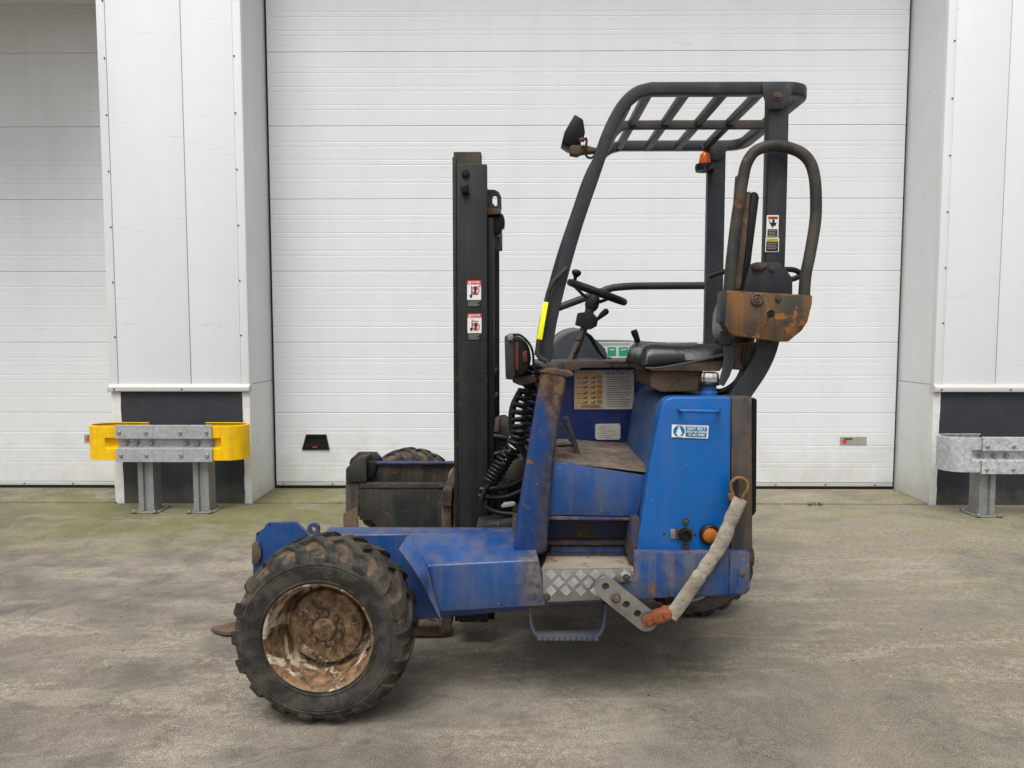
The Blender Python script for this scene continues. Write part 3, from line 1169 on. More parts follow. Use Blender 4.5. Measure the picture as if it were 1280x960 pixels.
def zoomA(x, y):
    return (90 + x / 4.923, 470 + y / 4.923)


YB = 5.12
barrier('crash_barrier', W(145, 550, YB).x, W(265, 550, YB).x, YB, W(200, 577, YB).z, W(200, 532.5, YB).z, 114.5, 310.5,
        [W(182, 600, YB + .06).x, W(251, 600, YB + .06).x], 'barrier_yellow', 'galv',
        [zoomA(*p) for p in ((292, 347), (457, 349), (667, 349), (828, 347), (302, 489), (460, 489), (674, 489), (833, 490),
                             (333, 411), (395, 411), (487, 411), (700, 411), (770, 413), (857, 413))],
        'grey steel crash barrier with bright yellow rounded ends beside the left door')
YB2 = 5.06
xr = W(1228, 560, YB2).x
barrier('crash_barrier', xr, xr + 1.1, YB2, W(1240, 592, YB2).z, W(1240, 547.5, YB2).z, 1175, 0,
        [W(1235, 600, YB2 + .06).x, W(1235, 600, YB2 + .06).x + 0.62], 'galv_bright', 'galv_bright',
        [(1234, 558), (1267, 558), (1233, 587), (1266, 587), (1227, 570), (1243, 570), (1258, 570)],
        'all grey galvanised crash barrier at the right edge, in front of dark plinth')

# ---- weeds and grit
bm = BM()
rng = random.Random(5)
c0 = W(1019, 634, 5.42)
for i in range(26):
    a = rng.random() * 2 * PI
    L = 0.012 + rng.random() * 0.03
    d = Vector((math.cos(a), math.sin(a) * 0.5, 0.7 + rng.random())).normalized()
    s = Vector((-math.sin(a), math.cos(a), 0)) * 0.004
    b0 = Vector((c0.x + rng.uniform(-.05, .05), 5.44 + rng.uniform(-.015, .02), 0.0))
    v = [bm.verts.new(b0 - s), bm.verts.new(b0 + s), bm.verts.new(b0 + d * L * .6 + s * 1.3), bm.verts.new(b0 + d * L), bm.verts.new(b0 + d * L * .6 - s * 1.3)]
    bm.faces.new(v)
tagged(obj('weed', bm, 'weed'), 'small green weed in the joint before the big door', 'weed')
bm = BM()
for i in range(520):
    y = 1.3 + 4.1 * rng.random() ** 0.8
    x = rng.uniform(-1, 1) * (0.85 * y)
    r = 0.0016 + 0.004 * rng.random() ** 4
    q = bmesh.ops.create_icosphere(bm, subdivisions=1, radius=r, matrix=Matrix.Translation((x, y, r * .4)) @ Matrix.Diagonal((1, rng.uniform(.6, 1.4), .7, 1)))
gr = obj('grit', bm, 'pebble')
gr['kind'] = 'stuff'
gr['label'] = 'loose grit scattered over the concrete yard'
gr['category'] = 'grit'
#FORKLIFT#

# ================================================================== FORKLIFT
YC = 3.40                          # its long axis runs along X at this depth
ROOT = Vector((0.1, YC, 0))
fk = empty('forklift', ROOT)
tagged(fk, 'blue three-wheeled truck-mounted forklift with rusty hubs and open cab', 'forklift')


def part(name, bm, mat, parent=None, angle=38, mats=None):
    return obj(name, bm, mat, parent or fk, angle, mats)


def slab(name, px, Y0, Y1, mat, parent=None, bev=0.004, seg=2, angle=38):
    bm = BM()
    prism(bm, XZ(px, Y0), Y0, Y1)
    if bev:
        bevel(bm, bev, seg)
    return part(name, bm, mat, parent, angle)


def ptube(name, px, Y, r, mat, parent=None, n=12, smooth=6, fil=None):
    bm = BM()
    pts = P3(px, Y)
    pts = fillet(pts, fil) if fil else (spline(pts, smooth) if smooth else pts)
    tube(bm, pts, r, n)
    return part(name, bm, mat, parent, 60)


nut = bolt_mesh('nut', 0.0112, 0.016, 'rust', 6, False)
bolt_m = bolt_mesh('bolt', 0.008, 0.007, 'steel_dark', 6, True)
bolt_r = bolt_mesh('bolt', 0.010, 0.008, 'rust', 6, True)


# ---- wheels
def tyre_mesh(bm, c, Rt, w, nl, direction):
    k = Rt / 0.30
    prof = [(0.172 * k, -0.40 * w), (0.182 * k, -0.455 * w), (0.200 * k, -0.488 * w), (0.228 * k, -0.50 * w), (0.252 * k, -0.495 * w),
            (Rt - 0.036, -0.462 * w), (Rt - 0.024, -0.40 * w), (Rt - 0.017, -0.25 * w), (Rt - 0.015, 0.0)]
    prof = prof + [(r, -a) for r, a in reversed(prof[:-1])]
    n = 72
    rings = []
    for r, a in prof:
        rings.append([bm.verts.new((c[0] + r * math.cos(2 * PI * i / n), c[1] + a, c[2] + r * math.sin(2 * PI * i / n))) for i in range(n)])
    for q, (r0, r1) in enumerate(zip(rings, rings[1:])):
        crown = 5 <= q <= len(prof) - 7
        for i in range(n):
            j = (i + 1) % n
            f = bm.faces.new((r0[i], r0[j], r1[j], r1[i]))
            f.material_index = 1 if crown else 0
    # raised ring on each side wall
    for s in (-1, 1):
        for rr_, yy_, tt_ in ((0.246, 0.492, 0.0035), (0.236, 0.496, 0.002), (0.190, 0.468, 0.004), (0.182, 0.452, 0.003)):
            torus(bm, (c[0], c[1] + s * yy_ * w, c[2]), rr_ * k, tt_, (1, 0, 0), (0, 0, 1), 72, 6)
    # lugs: outer and base points as (side offset / w, radius, sweep angle, half width m)
    L = [((0.492, Rt - 0.050), (0.465, Rt - 0.062), -0.014, 0.026),
         ((0.490, Rt - 0.038), (0.450, Rt - 0.054), -0.008, 0.027),
         ((0.470, Rt - 0.025), (0.430, Rt - 0.046), -0.002, 0.026),
         ((0.430, Rt - 0.014), (0.390, Rt - 0.040), 0.010, 0.023),
         ((0.36, Rt - 0.005), (0.33, Rt - 0.034), 0.035, 0.019),
         ((0.25, Rt), (0.25, Rt - 0.03), 0.09, 0.0175),
         ((0.10, Rt + .001), (0.10, Rt - 0.03), 0.18, 0.017),
         ((-0.10, Rt), (-0.10, Rt - 0.03), 0.30, 0.0165)]
    rg = random.Random(3)
    for s in (-1, 1):
        for q in range(nl):
            p0 = 2 * PI * (q + (0.5 if s > 0 else 0.0)) / nl
            wear = rg.uniform(-0.003, 0.001)
            rows = []
            for (ao, ro), (ab, rb), da, hw in L:
                row = []
                for (a, r, e) in ((ab, rb, 1.25), (ao, ro + wear, 1.0), (ao, ro + wear, -1.0), (ab, rb, -1.25)):
                    ph = p0 + direction * da + e * hw / Rt
                    row.append(bm.verts.new((c[0] + r * math.cos(ph), c[1] + s * a * w, c[2] + r * math.sin(ph))))
                rows.append(row)
            for r0, r1 in zip(rows, rows[1:]):
                for i in range(3):
                    f = bm.faces.new((r0[i], r0[i + 1], r1[i + 1], r1[i]))
                    f.material_index = 2
            for rr_ in (rows[0], rows[-1]):
                bm.faces.new(rr_).material_index = 2


def wheel(name, x, yc, Rt, w, s, nl=18, detail=True):
    """s = -1: outer side faces the camera"""
    e = empty(name, (x, yc, Rt), fk)
    c = (x, yc, Rt - 0.002)
    bm = BM()
    tyre_mesh(bm, c, Rt, w, nl, 1)
    part('tyre', bm, None, e, 42, ['rubber', 'mud', 'lug'])
    k = Rt / 0.30
    y_l = 0.40 * w * s
    bm = BM()
    lathe(bm, [(0.184 * k, y_l + s * -0.012), (0.183 * k, y_l + s * 0.012), (0.178 * k, y_l + s * 0.017), (0.171 * k, y_l + s * 0.012), (0.168 * k, y_l - s * 0.002),
               (0.165 * k, y_l - s * 0.022), (0.159 * k, y_l - s * 0.035), (0.152 * k, y_l - s * 0.07), (0.146 * k, y_l - s * 0.105), (0.142 * k, y_l - s * 0.12),
               (0.02, y_l - s * 0.125)], c, 'Y', 64, False)
    part('rim', bm, 'rim', e, 50)
    yf = y_l - s * 0.082
    bm = BM()
    lathe(bm, [(0.126 * k, yf - s * 0.05), (0.126 * k, yf - s * 0.008), (0.121 * k, yf), (0.10 * k, yf + s * 0.002), (0.066 * k, yf + s * 0.004), (0.062 * k, yf + s * 0.012),
               (0.040 * k, yf + s * 0.014), (0.037 * k, yf + s * 0.026), (0.030 * k, yf + s * 0.031), (0.012 * k, yf + s * 0.031), (0.008 * k, yf + s * 0.027)], c, 'Y', 56, True)
    part('hub', bm, 'hub', e, 40)
    if detail:
        for i in range(10):
            a = 2 * PI * (i + 0.3) / 10
            place('lug_nut', nut, (c[0] + 0.053 * k * math.cos(a), c[1] + yf + s * 0.010, c[2] + 0.053 * k * math.sin(a)), e, (0, i * 0.7, 0) if s < 0 else (PI, i * 0.7, 0))
        bm = BM()
        tube(bm, [Vector((c[0] + 0.165, c[1] + y_l + 0.03 * -s, c[2] - 0.045)), Vector((c[0] + 0.158, c[1] + y_l + 0.005 * s, c[2] - 0.043))], 0.004, 8, (1, 0, 0))
        part('valve', bm, 'black', e)
    return e


WX = W(399, 798, 2.31).x
wheel('front_wheel', WX, 2.415, 0.306, 0.25, -1)
wheel('front_wheel', WX, 2 * YC - 2.46, 0.306, 0.25, 1, detail=False)
RX = W(862, 770, 3.36).x
wheel('rear_wheel', RX, 3.33, 0.272, 0.235, -1, detail=False)

# ---- front arms
YA0, YA1 = 2.622, 2.735


def mirror(y):
    return 2 * YC - y


arm_px = [(388, 669), (402, 669), (660, 667), (660, 762), (520, 775), (330, 775), (316, 745), (316, 700), (319, 700), (319.5, 667), (330, 660), (334, 653), (370, 652)]
armXZ = XZ(arm_px, YA0)
ztop_arm = W(500, 668, YA0).z
for s, nm in ((1, 'chassis_arm'), (-1, 'chassis_arm')):
    a, b = (YA0, YA1) if s > 0 else (mirror(YA1), mirror(YA0))
    end = [(p[0], p[1]) for p in armXZ]
    bm = BM()
    prism(bm, end, a if s > 0 else b - 0.014, a + 0.014 if s > 0 else b)
    bevel(bm, 0.002, 1)
    part('arm_side_plate', bm, 'blue')
    xa, xb = W(402, 669, YA0).x, W(668, 669, YA0).x
    bm = BM()
    box(bm, xa, xb, (a + 0.0145) if s > 0 else a, b if s > 0 else b - 0.0145, 0.36, ztop_arm - 0.002)
    bevel(bm, 0.006, 2)
    part(nm, bm, 'blue_dirty')
    # stub axle between arm and wheel
    bm = BM()
    y0, y1 = (2.50, YA1) if s > 0 else (mirror(YA1), mirror(2.50))
    lathe(bm, [(0.10, y0), (0.115, y0 + .01), (0.115, y1 - .01), (0.10, y1)], (WX, 0, 0.302), 'Y', 28)
    part('stub_axle', bm, 'steel_dark')
# rusty end tab, lifting eye, flat discs with the rivet holes' shade in their colour
slab('end_tab', [(314.5, 705), (314.5, 681), (318, 677), (323, 679), (326, 687), (326, 697), (322, 706)], YA0 - 0.014, YA0 - 0.002, 'rust', bev=0.003)
for u, v in ((337.5, 653.8 + 2), (322.5, 665.5 + 1)):
    bm = BM()
    p = W(u, v, YA0)
    lathe(bm, [(0.004, YA0 - 0.002), (0.004, YA0 + 0.001)], (p.x, 0, p.z), 'Y', 12)
    part('rivet_hole_shade', bm, 'hole_shade')
bm = BM()
pc = W(392.5, 661, 2.66)
out_ = [(pc.x + 0.0235 * math.cos(t), pc.z + 0.0235 * math.sin(t)) for t in [R(-30 + 240 * i / 16) for i in range(17)]]
out_ += [(pc.x - 0.024, pc.z - 0.035), (pc.x + 0.026, pc.z - 0.035)]
hole = [(pc.x + 0.0095 * math.cos(2 * PI * i / 14), pc.z + 0.0095 * math.sin(2 * PI * i / 14)) for i in range(14)]
prism_holes(bm, out_, [hole], 2.65, 2.665)
part('lifting_eye', bm, 'blue_dirty')

# arm inner side of the far arm: boxed channel, dark cover, end block (seen between mast and near arm)
YI = mirror(YA1) - 0.002           # inner face of the far arm
slab('inner_channel', [(457, 577), (573, 577), (573, 604), (457, 604)], YI - 0.030, YI - 0.004, 'mast_dirty', bev=0.003)
bm = BM()
zt_, xA, xB = W(500, 577, YI - .05).z, W(470, 577, YI - .05).x, W(573, 577, YI - .05).x
box(bm, xA, xB, YI - 0.055, YI + 0.0, zt_ - 0.016, zt_ - 0.004)
bevel(bm, 0.003, 2)
part('arm_top_strip', bm, 'blue_in')
slab('arm_cover_strip', [(449, 603.5), (562, 603.5), (562, 610.5), (449, 610.5)], YI - 0.075, YI - 0.05, 'guard_rust', bev=0.003)
slab('arm_cover', [(449, 611), (561, 611), (553, 690), (475, 690), (470, 656), (464, 650), (449, 650)], YI - 0.070, YI - 0.050, 'dark_panel', bev=0.003)
slab('arm_end_strip', [(432, 603), (448.5, 603), (448.5, 640), (432, 640)], YI - 0.066, YI - 0.046, 'pillar', bev=0.003)
slab('arm_end_shoe', [(429, 642), (447, 634), (448, 690), (429, 690)], YI - 0.085, YI - 0.068, 'rust', bev=0.003)
slab('arm_end_block', [(432, 602.5), (432, 586), (447, 572), (458, 571), (458, 602.5)], YI - 0.085, YI + 0.04, 'dark_panel', bev=0.006)
slab('arm_end_block_cap', [(436, 581), (438, 574), (447, 566), (469, 566), (475, 573), (472, 580)], YI + 0.05, YI + 0.10, 'dark_panel', bev=0.004)
slab('arm_end_lug', [(458, 576), (470, 578), (470, 590), (466, 598), (458, 600)], YI - 0.06, YI - 0.03, 'black', bev=0.005)
for u, v in ((482, 607), (552, 607)):
    p = W(u, v, YI - 0.076)
    place('bolt', bolt_r, p, fk)
slab('sensor_block', [(547, 629), (558, 627), (558, 660), (547, 660)], YI - 0.14, YI - 0.09, 'guard', bev=0.004)

# ---- near fender
yb, yt = 2.415, 2.60
A = [W(534, 707, yb), W(674, 700, yb), W(682, 757, yb), W(546, 765, yb)]
T = [W(512, 668, yt), W(662, 662, yt)]
bm = BM()
bl = Vector((A[3].x, yt + .01, A[3].z))
br = Vector((A[2].x, yt + .01, A[2].z))
vs = [bm.verts.new(p) for p in (A[0], A[1], A[2], A[3], T[0], T[1], br, bl)]
for f in ((0, 1, 2, 3), (0, 4, 5, 1), (4, 7, 6, 5), (3, 2, 6, 7), (0, 3, 7, 4), (1, 5, 6, 2)):
    bm.faces.new([vs[i] for i in f])
bevel(bm, 0.005, 2)
part('fender', bm, 'blue_fender')
inn = P3([(512, 667.5, 2.598), (533, 706, 2.412), (541, 735, 2.412), (549, 768, 2.412)])
outp = P3([(499, 688, 2.520), (520, 715, 2.412), (534, 741, 2.408), (551, 778, 2.408)])
bm = BM()
a_ = [bm.verts.new(p) for p in spline(inn, 5)]
b_ = [bm.verts.new(p) for p in spline(outp, 5)]
for i in range(len(a_) - 1):
    bm.faces.new((a_[i], a_[i + 1], b_[i + 1], b_[i]))
bmesh.ops.recalc_face_normals(bm, faces=bm.faces)
bmesh.ops.solidify(bm, geom=list(bm.faces), thickness=0.006)
part('fender_lip', bm, 'blue')
bm = BM()
box(bm, A[0].x, A[1].x, mirror(yt), mirror(yb), A[3].z, A[0].z)
bevel(bm, 0.02, 2)
part('fender', bm, 'blue')

# ---- A column and side panels
slab('front_column', [(677, 466), (686, 463), (704, 467), (708, 474), (700, 522), (692, 577), (688, 620), (684, 688), (676, 694), (648, 692), (642, 684), (650, 630), (663, 550), (672, 495)],
     2.475, 2.60, 'blue_column', bev=0.030, seg=4, angle=60)
slab('column_cap', [(676, 465.5), (683, 460.5), (694, 461), (716, 465.5), (718, 469), (709, 471.5), (690, 467.5)], 2.472, 2.60, 'rust', bev=0.002)
slab('side_panel', [(690, 577), (697, 577), (808, 595), (797, 646), (683, 644)], 2.505, 2.53, 'blue', bev=0.005)
slab('side_panel_lip', [(683, 645), (797, 647), (796, 651), (683, 650)], 2.507, 2.56, 'blue_dirty', bev=0.003)
# toe recess
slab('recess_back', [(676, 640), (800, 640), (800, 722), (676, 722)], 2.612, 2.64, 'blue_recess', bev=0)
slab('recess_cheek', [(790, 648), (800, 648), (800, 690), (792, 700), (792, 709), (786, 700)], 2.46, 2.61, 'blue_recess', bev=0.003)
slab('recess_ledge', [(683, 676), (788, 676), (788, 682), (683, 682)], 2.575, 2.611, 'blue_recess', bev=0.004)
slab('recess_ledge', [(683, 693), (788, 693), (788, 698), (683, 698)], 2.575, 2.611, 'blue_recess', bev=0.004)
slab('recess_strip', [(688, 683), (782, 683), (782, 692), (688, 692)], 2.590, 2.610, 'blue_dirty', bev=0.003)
zt = W(720, 712, 2.425).z
bm = BM()
hexa(bm, [Vector((W(677, 712, 2.425).x, 2.425, zt - 0.02)), Vector((W(792, 712, 2.425).x, 2.425, zt - 0.02)), Vector((W(792, 700, 2.61).x, 2.61, zt - 0.02)), Vector((W(684, 700, 2.61).x, 2.61, zt - 0.02)),
          Vector((W(677, 712, 2.425).x, 2.425, zt)), Vector((W(792, 712, 2.425).x, 2.425, zt)), Vector((W(792, 700, 2.61).x, 2.61, zt)), Vector((W(684, 700, 2.61).x, 2.61, zt))])
bevel(bm, 0.002, 1)
part('step_ledge', bm, 'rust_light')
# lower chassis side
slab('chassis_side', [(676, 717), (793, 717), (793, 690), (938, 690), (938, 738), (932, 744), (800, 749), (681, 757)], 2.428, 2.60, 'blue_dirty', bev=0.006)
slab('seam_plate', [(912, 691), (937, 691), (937, 739), (931, 743), (912, 744)], 2.420, 2.4275, 'blue_dirty', bev=0.003)
for u, v in ((928, 717.5),):
    place('bolt', bolt_mesh('bolt', 0.0055, 0.005, 'pillar', 6, True), W(u, v, 2.419), fk)
# chequer plate tread
dp = slab('chequer_plate', [(678, 713), (789, 710.5), (790, 726), (772, 729), (756, 738), (750, 750), (684, 753), (679, 750)], 2.418, 2.4275, 'steel', bev=0.002)
bm = BM()
cx0, cz0 = W(686, 716, 2.417).x, W(686, 716, 2.417).z
rowh, colw = 0.0285, 0.0255
for r_ in range(3):
    for q in range(13):
        if (q + r_) % 2:
            continue
        cx, cz = cx0 + colw * (q + 0.3), cz0 - rowh * (r_ + 0.2)
        pp = 640 + 0
        if cx > W(748, 730, 2.417).x and r_ > 0:
            continue
        if cx > W(785, 730, 2.417).x:
            continue
        ang = R(-45) if r_ % 2 else R(45)
        d = Vector((math.cos(ang), 0, math.sin(ang)))
        nrm = Vector((-math.sin(ang), 0, math.cos(ang)))
        for t in (-2, -1, 0, 1, 2):
            c_ = Vector((cx, 2.4165, cz)) + nrm * (t * 0.0058)
            p = [c_ - d * .0125 - nrm * .0014, c_ + d * .0125 - nrm * .0014, c_ + d * .0125 + nrm * .0014, c_ - d * .0125 + nrm * .0014]
            hexa(bm, [q_ + Vector((0, 0.002, 0)) for q_ in p] + [q_ for q_ in p])
tp = part('tread_bars', bm, 'galv_bright', dp)
tp['kind'] = 'stuff'
for u, v in ((683, 747), (783, 722)):
    place('bolt', bolt_m, W(u, v, 2.4165), dp)
# hanging step
pts = P3([(662.5, 755), (663.5, 778), (670, 793), (748, 793), (754, 780), (756.5, 752)], 2.475)
bm = BM()
sweep(bm, fillet(pts, 0.02), rrect(0.026, 0.0055, 0.003))
hs = part('hanging_step', bm, 'step', None, 60)
bm = BM()
zb_ = pts[2].z + 0.0075
for i in range(11):
    x = pts[2].x + 0.012 + (pts[3].x - pts[2].x - 0.024) * i / 10
    box(bm, x - 0.008, x + 0.008, 2.4455, 2.452, zb_ - 0.0165, zb_ + 0.0025)
part('step_teeth', bm, 'step', hs)

# ---- cab floor, back wall, pedals
z1_, z2_ = W(696, 577, 2.51).z, W(806, 594, 2.51).z
xa, xb = W(690, 577, 2.51).x, W(812, 594, 2.51).x
bm = BM()
NXF, NYF = 10, 8
gv = []
for j in range(NYF + 1):
    row = []
    for i in range(NXF + 1):
        fx, fy = i / NXF, j / NYF
        z = z1_ + (z2_ - z1_) * fx * (1 - 0.35 * fy) + 0.004 * mnoise.noise((fx * 4, fy * 4, 1.0))
        row.append(bm.verts.new((xa - 0.1 * fy + (xb - xa + 0.1 * fy + 0.1) * fx, 2.508 + 0.64 * fy, z)))
    gv.append(row)
for j in range(NYF):
    for i in range(NXF):
        bm.faces.new((gv[j][i], gv[j][i + 1], gv[j + 1][i + 1], gv[j + 1][i]))
bmesh.ops.solidify(bm, geom=list(bm.faces), thickness=0.006)
part('cab_floor', bm, 'floor_plate')
YBK = 3.13
slab('cab_back_panel', [(655, 458), (835, 458), (835, 580), (655, 580)], YBK, YBK + 0.03, 'blue_in', bev=0.003)
slab('cab_back_kick', [(655, 558), (800, 556), (800, 590), (655, 590)], YBK - 0.03, YBK - 0.002, 'rust', bev=0.004)
# cross beam above it: rusty shelf
slab('dash_shelf', [(668, 452), (806, 450), (808, 459), (668, 461)], YBK - 0.11, YBK + 0.20, 'shelf', bev=0.004)
slab('dash_shelf_edge', [(758, 449.5), (800, 448.5), (801, 452.5), (758, 453)], YBK - 0.115, YBK - 0.108, 'rust_light', bev=0.001)
# instruction placard
ip = slab('instruction_placard', [(718, 463), (792.5, 462), (792.5, 511.5), (718, 511.5)], YBK - 0.006, YBK - 0.001, 'aged', bev=0)
slab('placard_half', [(719, 465), (753.5, 464.5), (753.5, 510.5), (719, 510.5)], YBK - 0.0075, YBK - 0.0062, 'stained', ip, bev=0)
slab('placard_header', [(757, 463.6), (791, 463.2), (791, 467.6), (757, 468)], YBK - 0.0075, YBK - 0.0062, 'dgreen_vinyl', ip, bev=0)
lettering('placard_title', 'INSTRUCTIONS', 0.016, W(774, 465.7, YBK - 0.0082), 'white_vinyl', ip, width=0.112, bold=0.0006)
rg = random.Random(8)
bm = BM()
for i in range(14):
    v = 471 + i * 2.8
    u1 = 789 - rg.random() * (3 if i % 3 else 16)
    prism(bm, XZ([(758.5, v), (u1, v), (u1, v + 0.8), (758.5, v + 0.8)], YBK - 0.0062), YBK - 0.0072, YBK - 0.0062)
part('placard_text_lines', bm, 'faint_print', ip)
bm = BM()
for r_ in range(6):
    v = 470.5 + r_ * 5.9 + (1.5 if r_ > 2 else 0)
    for q, u in enumerate((728.5, 738.5)):
        y_ = YBK - 0.0076
        prism(bm, XZ([(u, v + 1.6), (u + 4.2, v + 1.2), (u + 4.2, v - 0.5), (u + 5.2, v - 0.5), (u + 5.2, v + 2.6), (u, v + 2.6)], y_), y_ - 0.001, y_)
    for k in range(3):
        prism(bm, XZ([(746.5, v - 1 + k * 1.4), (752, v - 1 + k * 1.4), (752, v - .5 + k * 1.4), (746.5, v - .5 + k * 1.4)], YBK - 0.0076), YBK - 0.0085, YBK - 0.0076)
    prism(bm, XZ([(720.5, v + 2), (726, v + 2), (726, v + 2.5), (720.5, v + 2.5)], YBK - 0.0076), YBK - 0.0085, YBK - 0.0076)
for k in range(3):
    prism(bm, XZ([(726, 506 + k * 1.4), (750, 506 + k * 1.4), (750, 506.5 + k * 1.4), (726, 506.5 + k * 1.4)], YBK - 0.0076), YBK - 0.0085, YBK - 0.0076)
part('placard_pictograms', bm, 'black_vinyl', ip)
np_ = slab('data_plate', [(745.5, 530), (774, 529.5), (775.5, 532), (775.5, 547.5), (773.5, 549.5), (746, 549.5), (744, 547), (744, 532)], YBK - 0.005, YBK - 0.001, 'aged', bev=0)
bm = BM()
for i in range(6):
    v = 533 + i * 2.7
    a0 = 748 + rg.random() * 7
    b0 = a0 + 6 + rg.random() * 14
    prism(bm, XZ([(a0, v), (min(773, b0), v), (min(773, b0), v + .6), (a0, v + .6)], YBK - 0.0052), YBK - 0.0058, YBK - 0.0052)
part('data_plate_lines', bm, 'faint_print', np_)
# pedals
for a, b, w_, Yp in (((707.5, 522), (723, 569), 3.2, 2.78), ((700, 530), (716, 556), 1.8, 2.95)):
    p0, p1 = W(a[0], a[1], Yp), W(b[0], b[1], Yp)
    bm = BM()
    sweep(bm, [p0, p0.lerp(p1, .5), p1], rrect(0.035, w_ / 360.0, 0.002))
    part('pedal', bm, 'steel_dark')
ptube('pedal_link', [(690, 557), (717, 555)], 2.9, 0.008, 'steel_dark', smooth=0)

# ---- seat box, cabinet
cab_px = [(796, 689), (800, 660), (813, 575), (826, 513), (829, 504), (834, 498.5), (842, 496.5), (914, 496.5), (912.5, 690)]
cb = slab('cabinet', cab_px, 2.455, 2.535, 'blue_fresh', bev=0.006, seg=3)
sb_px = [(797, 689), (801, 660), (812, 585), (822, 522), (826, 507), (832, 499), (844, 496), (915, 496), (915, 690)]
slab('seat_base', sb_px, 2.552, 3.125, 'blue_old', bev=0.022, seg=4, angle=50)
slab('seat_base_flange', [(809, 590), (822, 520), (829, 521), (816, 592)], 2.54, 2.551, 'blue_fresh', bev=0.002)
# cabinet handle
hp = P3([(850.5, 511.5, 2.452), (850.5, 513, 2.425), (853, 513.5, 2.420), (875, 514, 2.420), (894, 514.5, 2.420), (897, 514, 2.425), (897, 512.5, 2.452)])
bm = BM()
tube(bm, fillet(hp, 0.01, 4), 0.0062, 12)
part('handle', bm, 'blue_fresh', cb)
for u, v in ((850.5, 511.5), (897, 512.5)):
    bm = BM()
    p = W(u, v, 2.453)
    lathe(bm, [(0.010, -0.010), (0.011, 0.002)], p, 'Y', 16)
    part('handle_boss', bm, 'blue_fresh', cb)
# seat belt sticker (slightly tilted)
st = slab('seat_belt_sticker', [(840, 530.8), (886, 532.2), (885, 548.2), (839.6, 546.4)], 2.4515, 2.4545, 'white_vinyl', cb, bev=0)
slab('sticker_field', [(857.5, 533), (883.8, 533.9), (883, 546.8), (857, 545.7)], 2.4505, 2.4514, 'blue_vinyl', st, bev=0)
bm = BM()
p = W(848.7, 539, 2.451)
lathe(bm, [(0.0195, -0.0006), (0.0195, 0.0004)], p, 'Y', 28)
part('sticker_disc', bm, 'blue_vinyl', st)
bm = BM()
lathe(bm, [(0.0042, -0.0012), (0.0042, -0.0006)], W(848.8, 534.5, 2.451), 'Y', 14)
prism(bm, XZ([(847, 536.2), (850.6, 536.2), (853, 543), (850.5, 542), (851, 545.6), (846.4, 545.6), (847, 542), (844.6, 543)], 2.451), 2.4498, 2.4504)
part('sticker_figure', bm, 'white_vinyl', st)
for s_, v, wd, sz in (('SEAT BELT', 536.0, 0.064, 0.0135), ('MUST BE WORN', 540.1, 0.066, 0.0095), ('AT ALL TIMES', 543.7, 0.056, 0.0095)):
    lettering('sticker_lettering', s_, sz, W(870.6, v, 2.4502), 'white_vinyl', st, width=wd, tilt=R(1.8), thick=0.0003, bold=0.0003)
# socket and amber reflector
sk = slab('power_socket', [(846, 661), (864, 659.5), (866, 662), (866, 674), (863, 676.5), (847, 675.5), (845, 672)], 2.445, 2.4545, 'steel_dark', cb, bev=0.003)
slab('socket_latch', [(838, 661.5), (845, 661.5), (845, 674), (838, 673)], 2.449, 2.4545, 'steel', cb, bev=0.002)
bm = BM()
lathe(bm, [(0.0235, 0.0), (0.0225, -0.012), (0.016, -0.014), (0.014, -0.006), (0.0, -0.005)], W(856, 668, 2.446), 'Y', 24, False)
part('socket_cap', bm, 'black', cb)
for u, v in ((830, 667), (869, 668.5)):
    place('bolt', bolt_mesh('bolt', 0.0032, 0.003, 'black', 6, False), W(u, v, 2.454), cb)
for u, v in ((857, 652), (857, 683)):
    place('bolt', bolt_m, W(u, v, 2.454), cb)
bm = BM()
rp = W(887, 668, 2.453)
lathe(bm, [(0.036, 0.001), (0.036, -0.010), (0.030, -0.014), (0.027, -0.010), (0.027, 0.0)], rp, 'Y', 32, False)
part('reflector_ring', bm, 'black', cb)
bm = BM()
lathe(bm, [(0.027, 0.0), (0.026, -0.008), (0.018, -0.013), (0.008, -0.0155), (0.0005, -0.016)], rp, 'Y', 32, False)
part('amber_reflector', bm, 'amber', cb)

# ---- rear pillar, rear body
slab('rear_pillar', [(914.5, 497), (940, 496), (941, 690), (913.5, 690)], 2.462, 2.60, 'pillar', bev=0.006)
slab('rear_guard_plate', [(939, 498), (947, 498), (946, 640), (942, 646), (936, 646)], 2.64, 3.3, 'black', bev=0.008)
xr0, xr1 = W(800, 600, 2.60).x, W(938, 600, 2.60).x
bm = BM()
box(bm, xr0 + 0.13, xr1 - 0.015, 2.605, mirror(2.50), 0.42, 1.02)
bevel(bm, 0.02, 3)
part('counterweight', bm, 'mast_dirty')
bm = BM()
box(bm, W(640, 700, 2.7).x, xr1 - 0.03, 2.66, mirror(2.50), 0.36, 0.60)
bevel(bm, 0.01, 2)
part('main_frame', bm, 'mast_dirty')
bm = BM()
box(bm, W(660, 700, 2.7).x + 0.03, xr1 - 0.02, YBK + 0.035, mirror(2.46), 0.60, 1.13)
bevel(bm, 0.03, 3)
part('engine_housing', bm, 'blue_in')
# steer yoke above the rear wheel
bm = BM()
box(bm, RX - 0.10, RX + 0.10, 3.19, 3.47, 0.40, 0.47)
part('steer_yoke', bm, 'steel_dark')

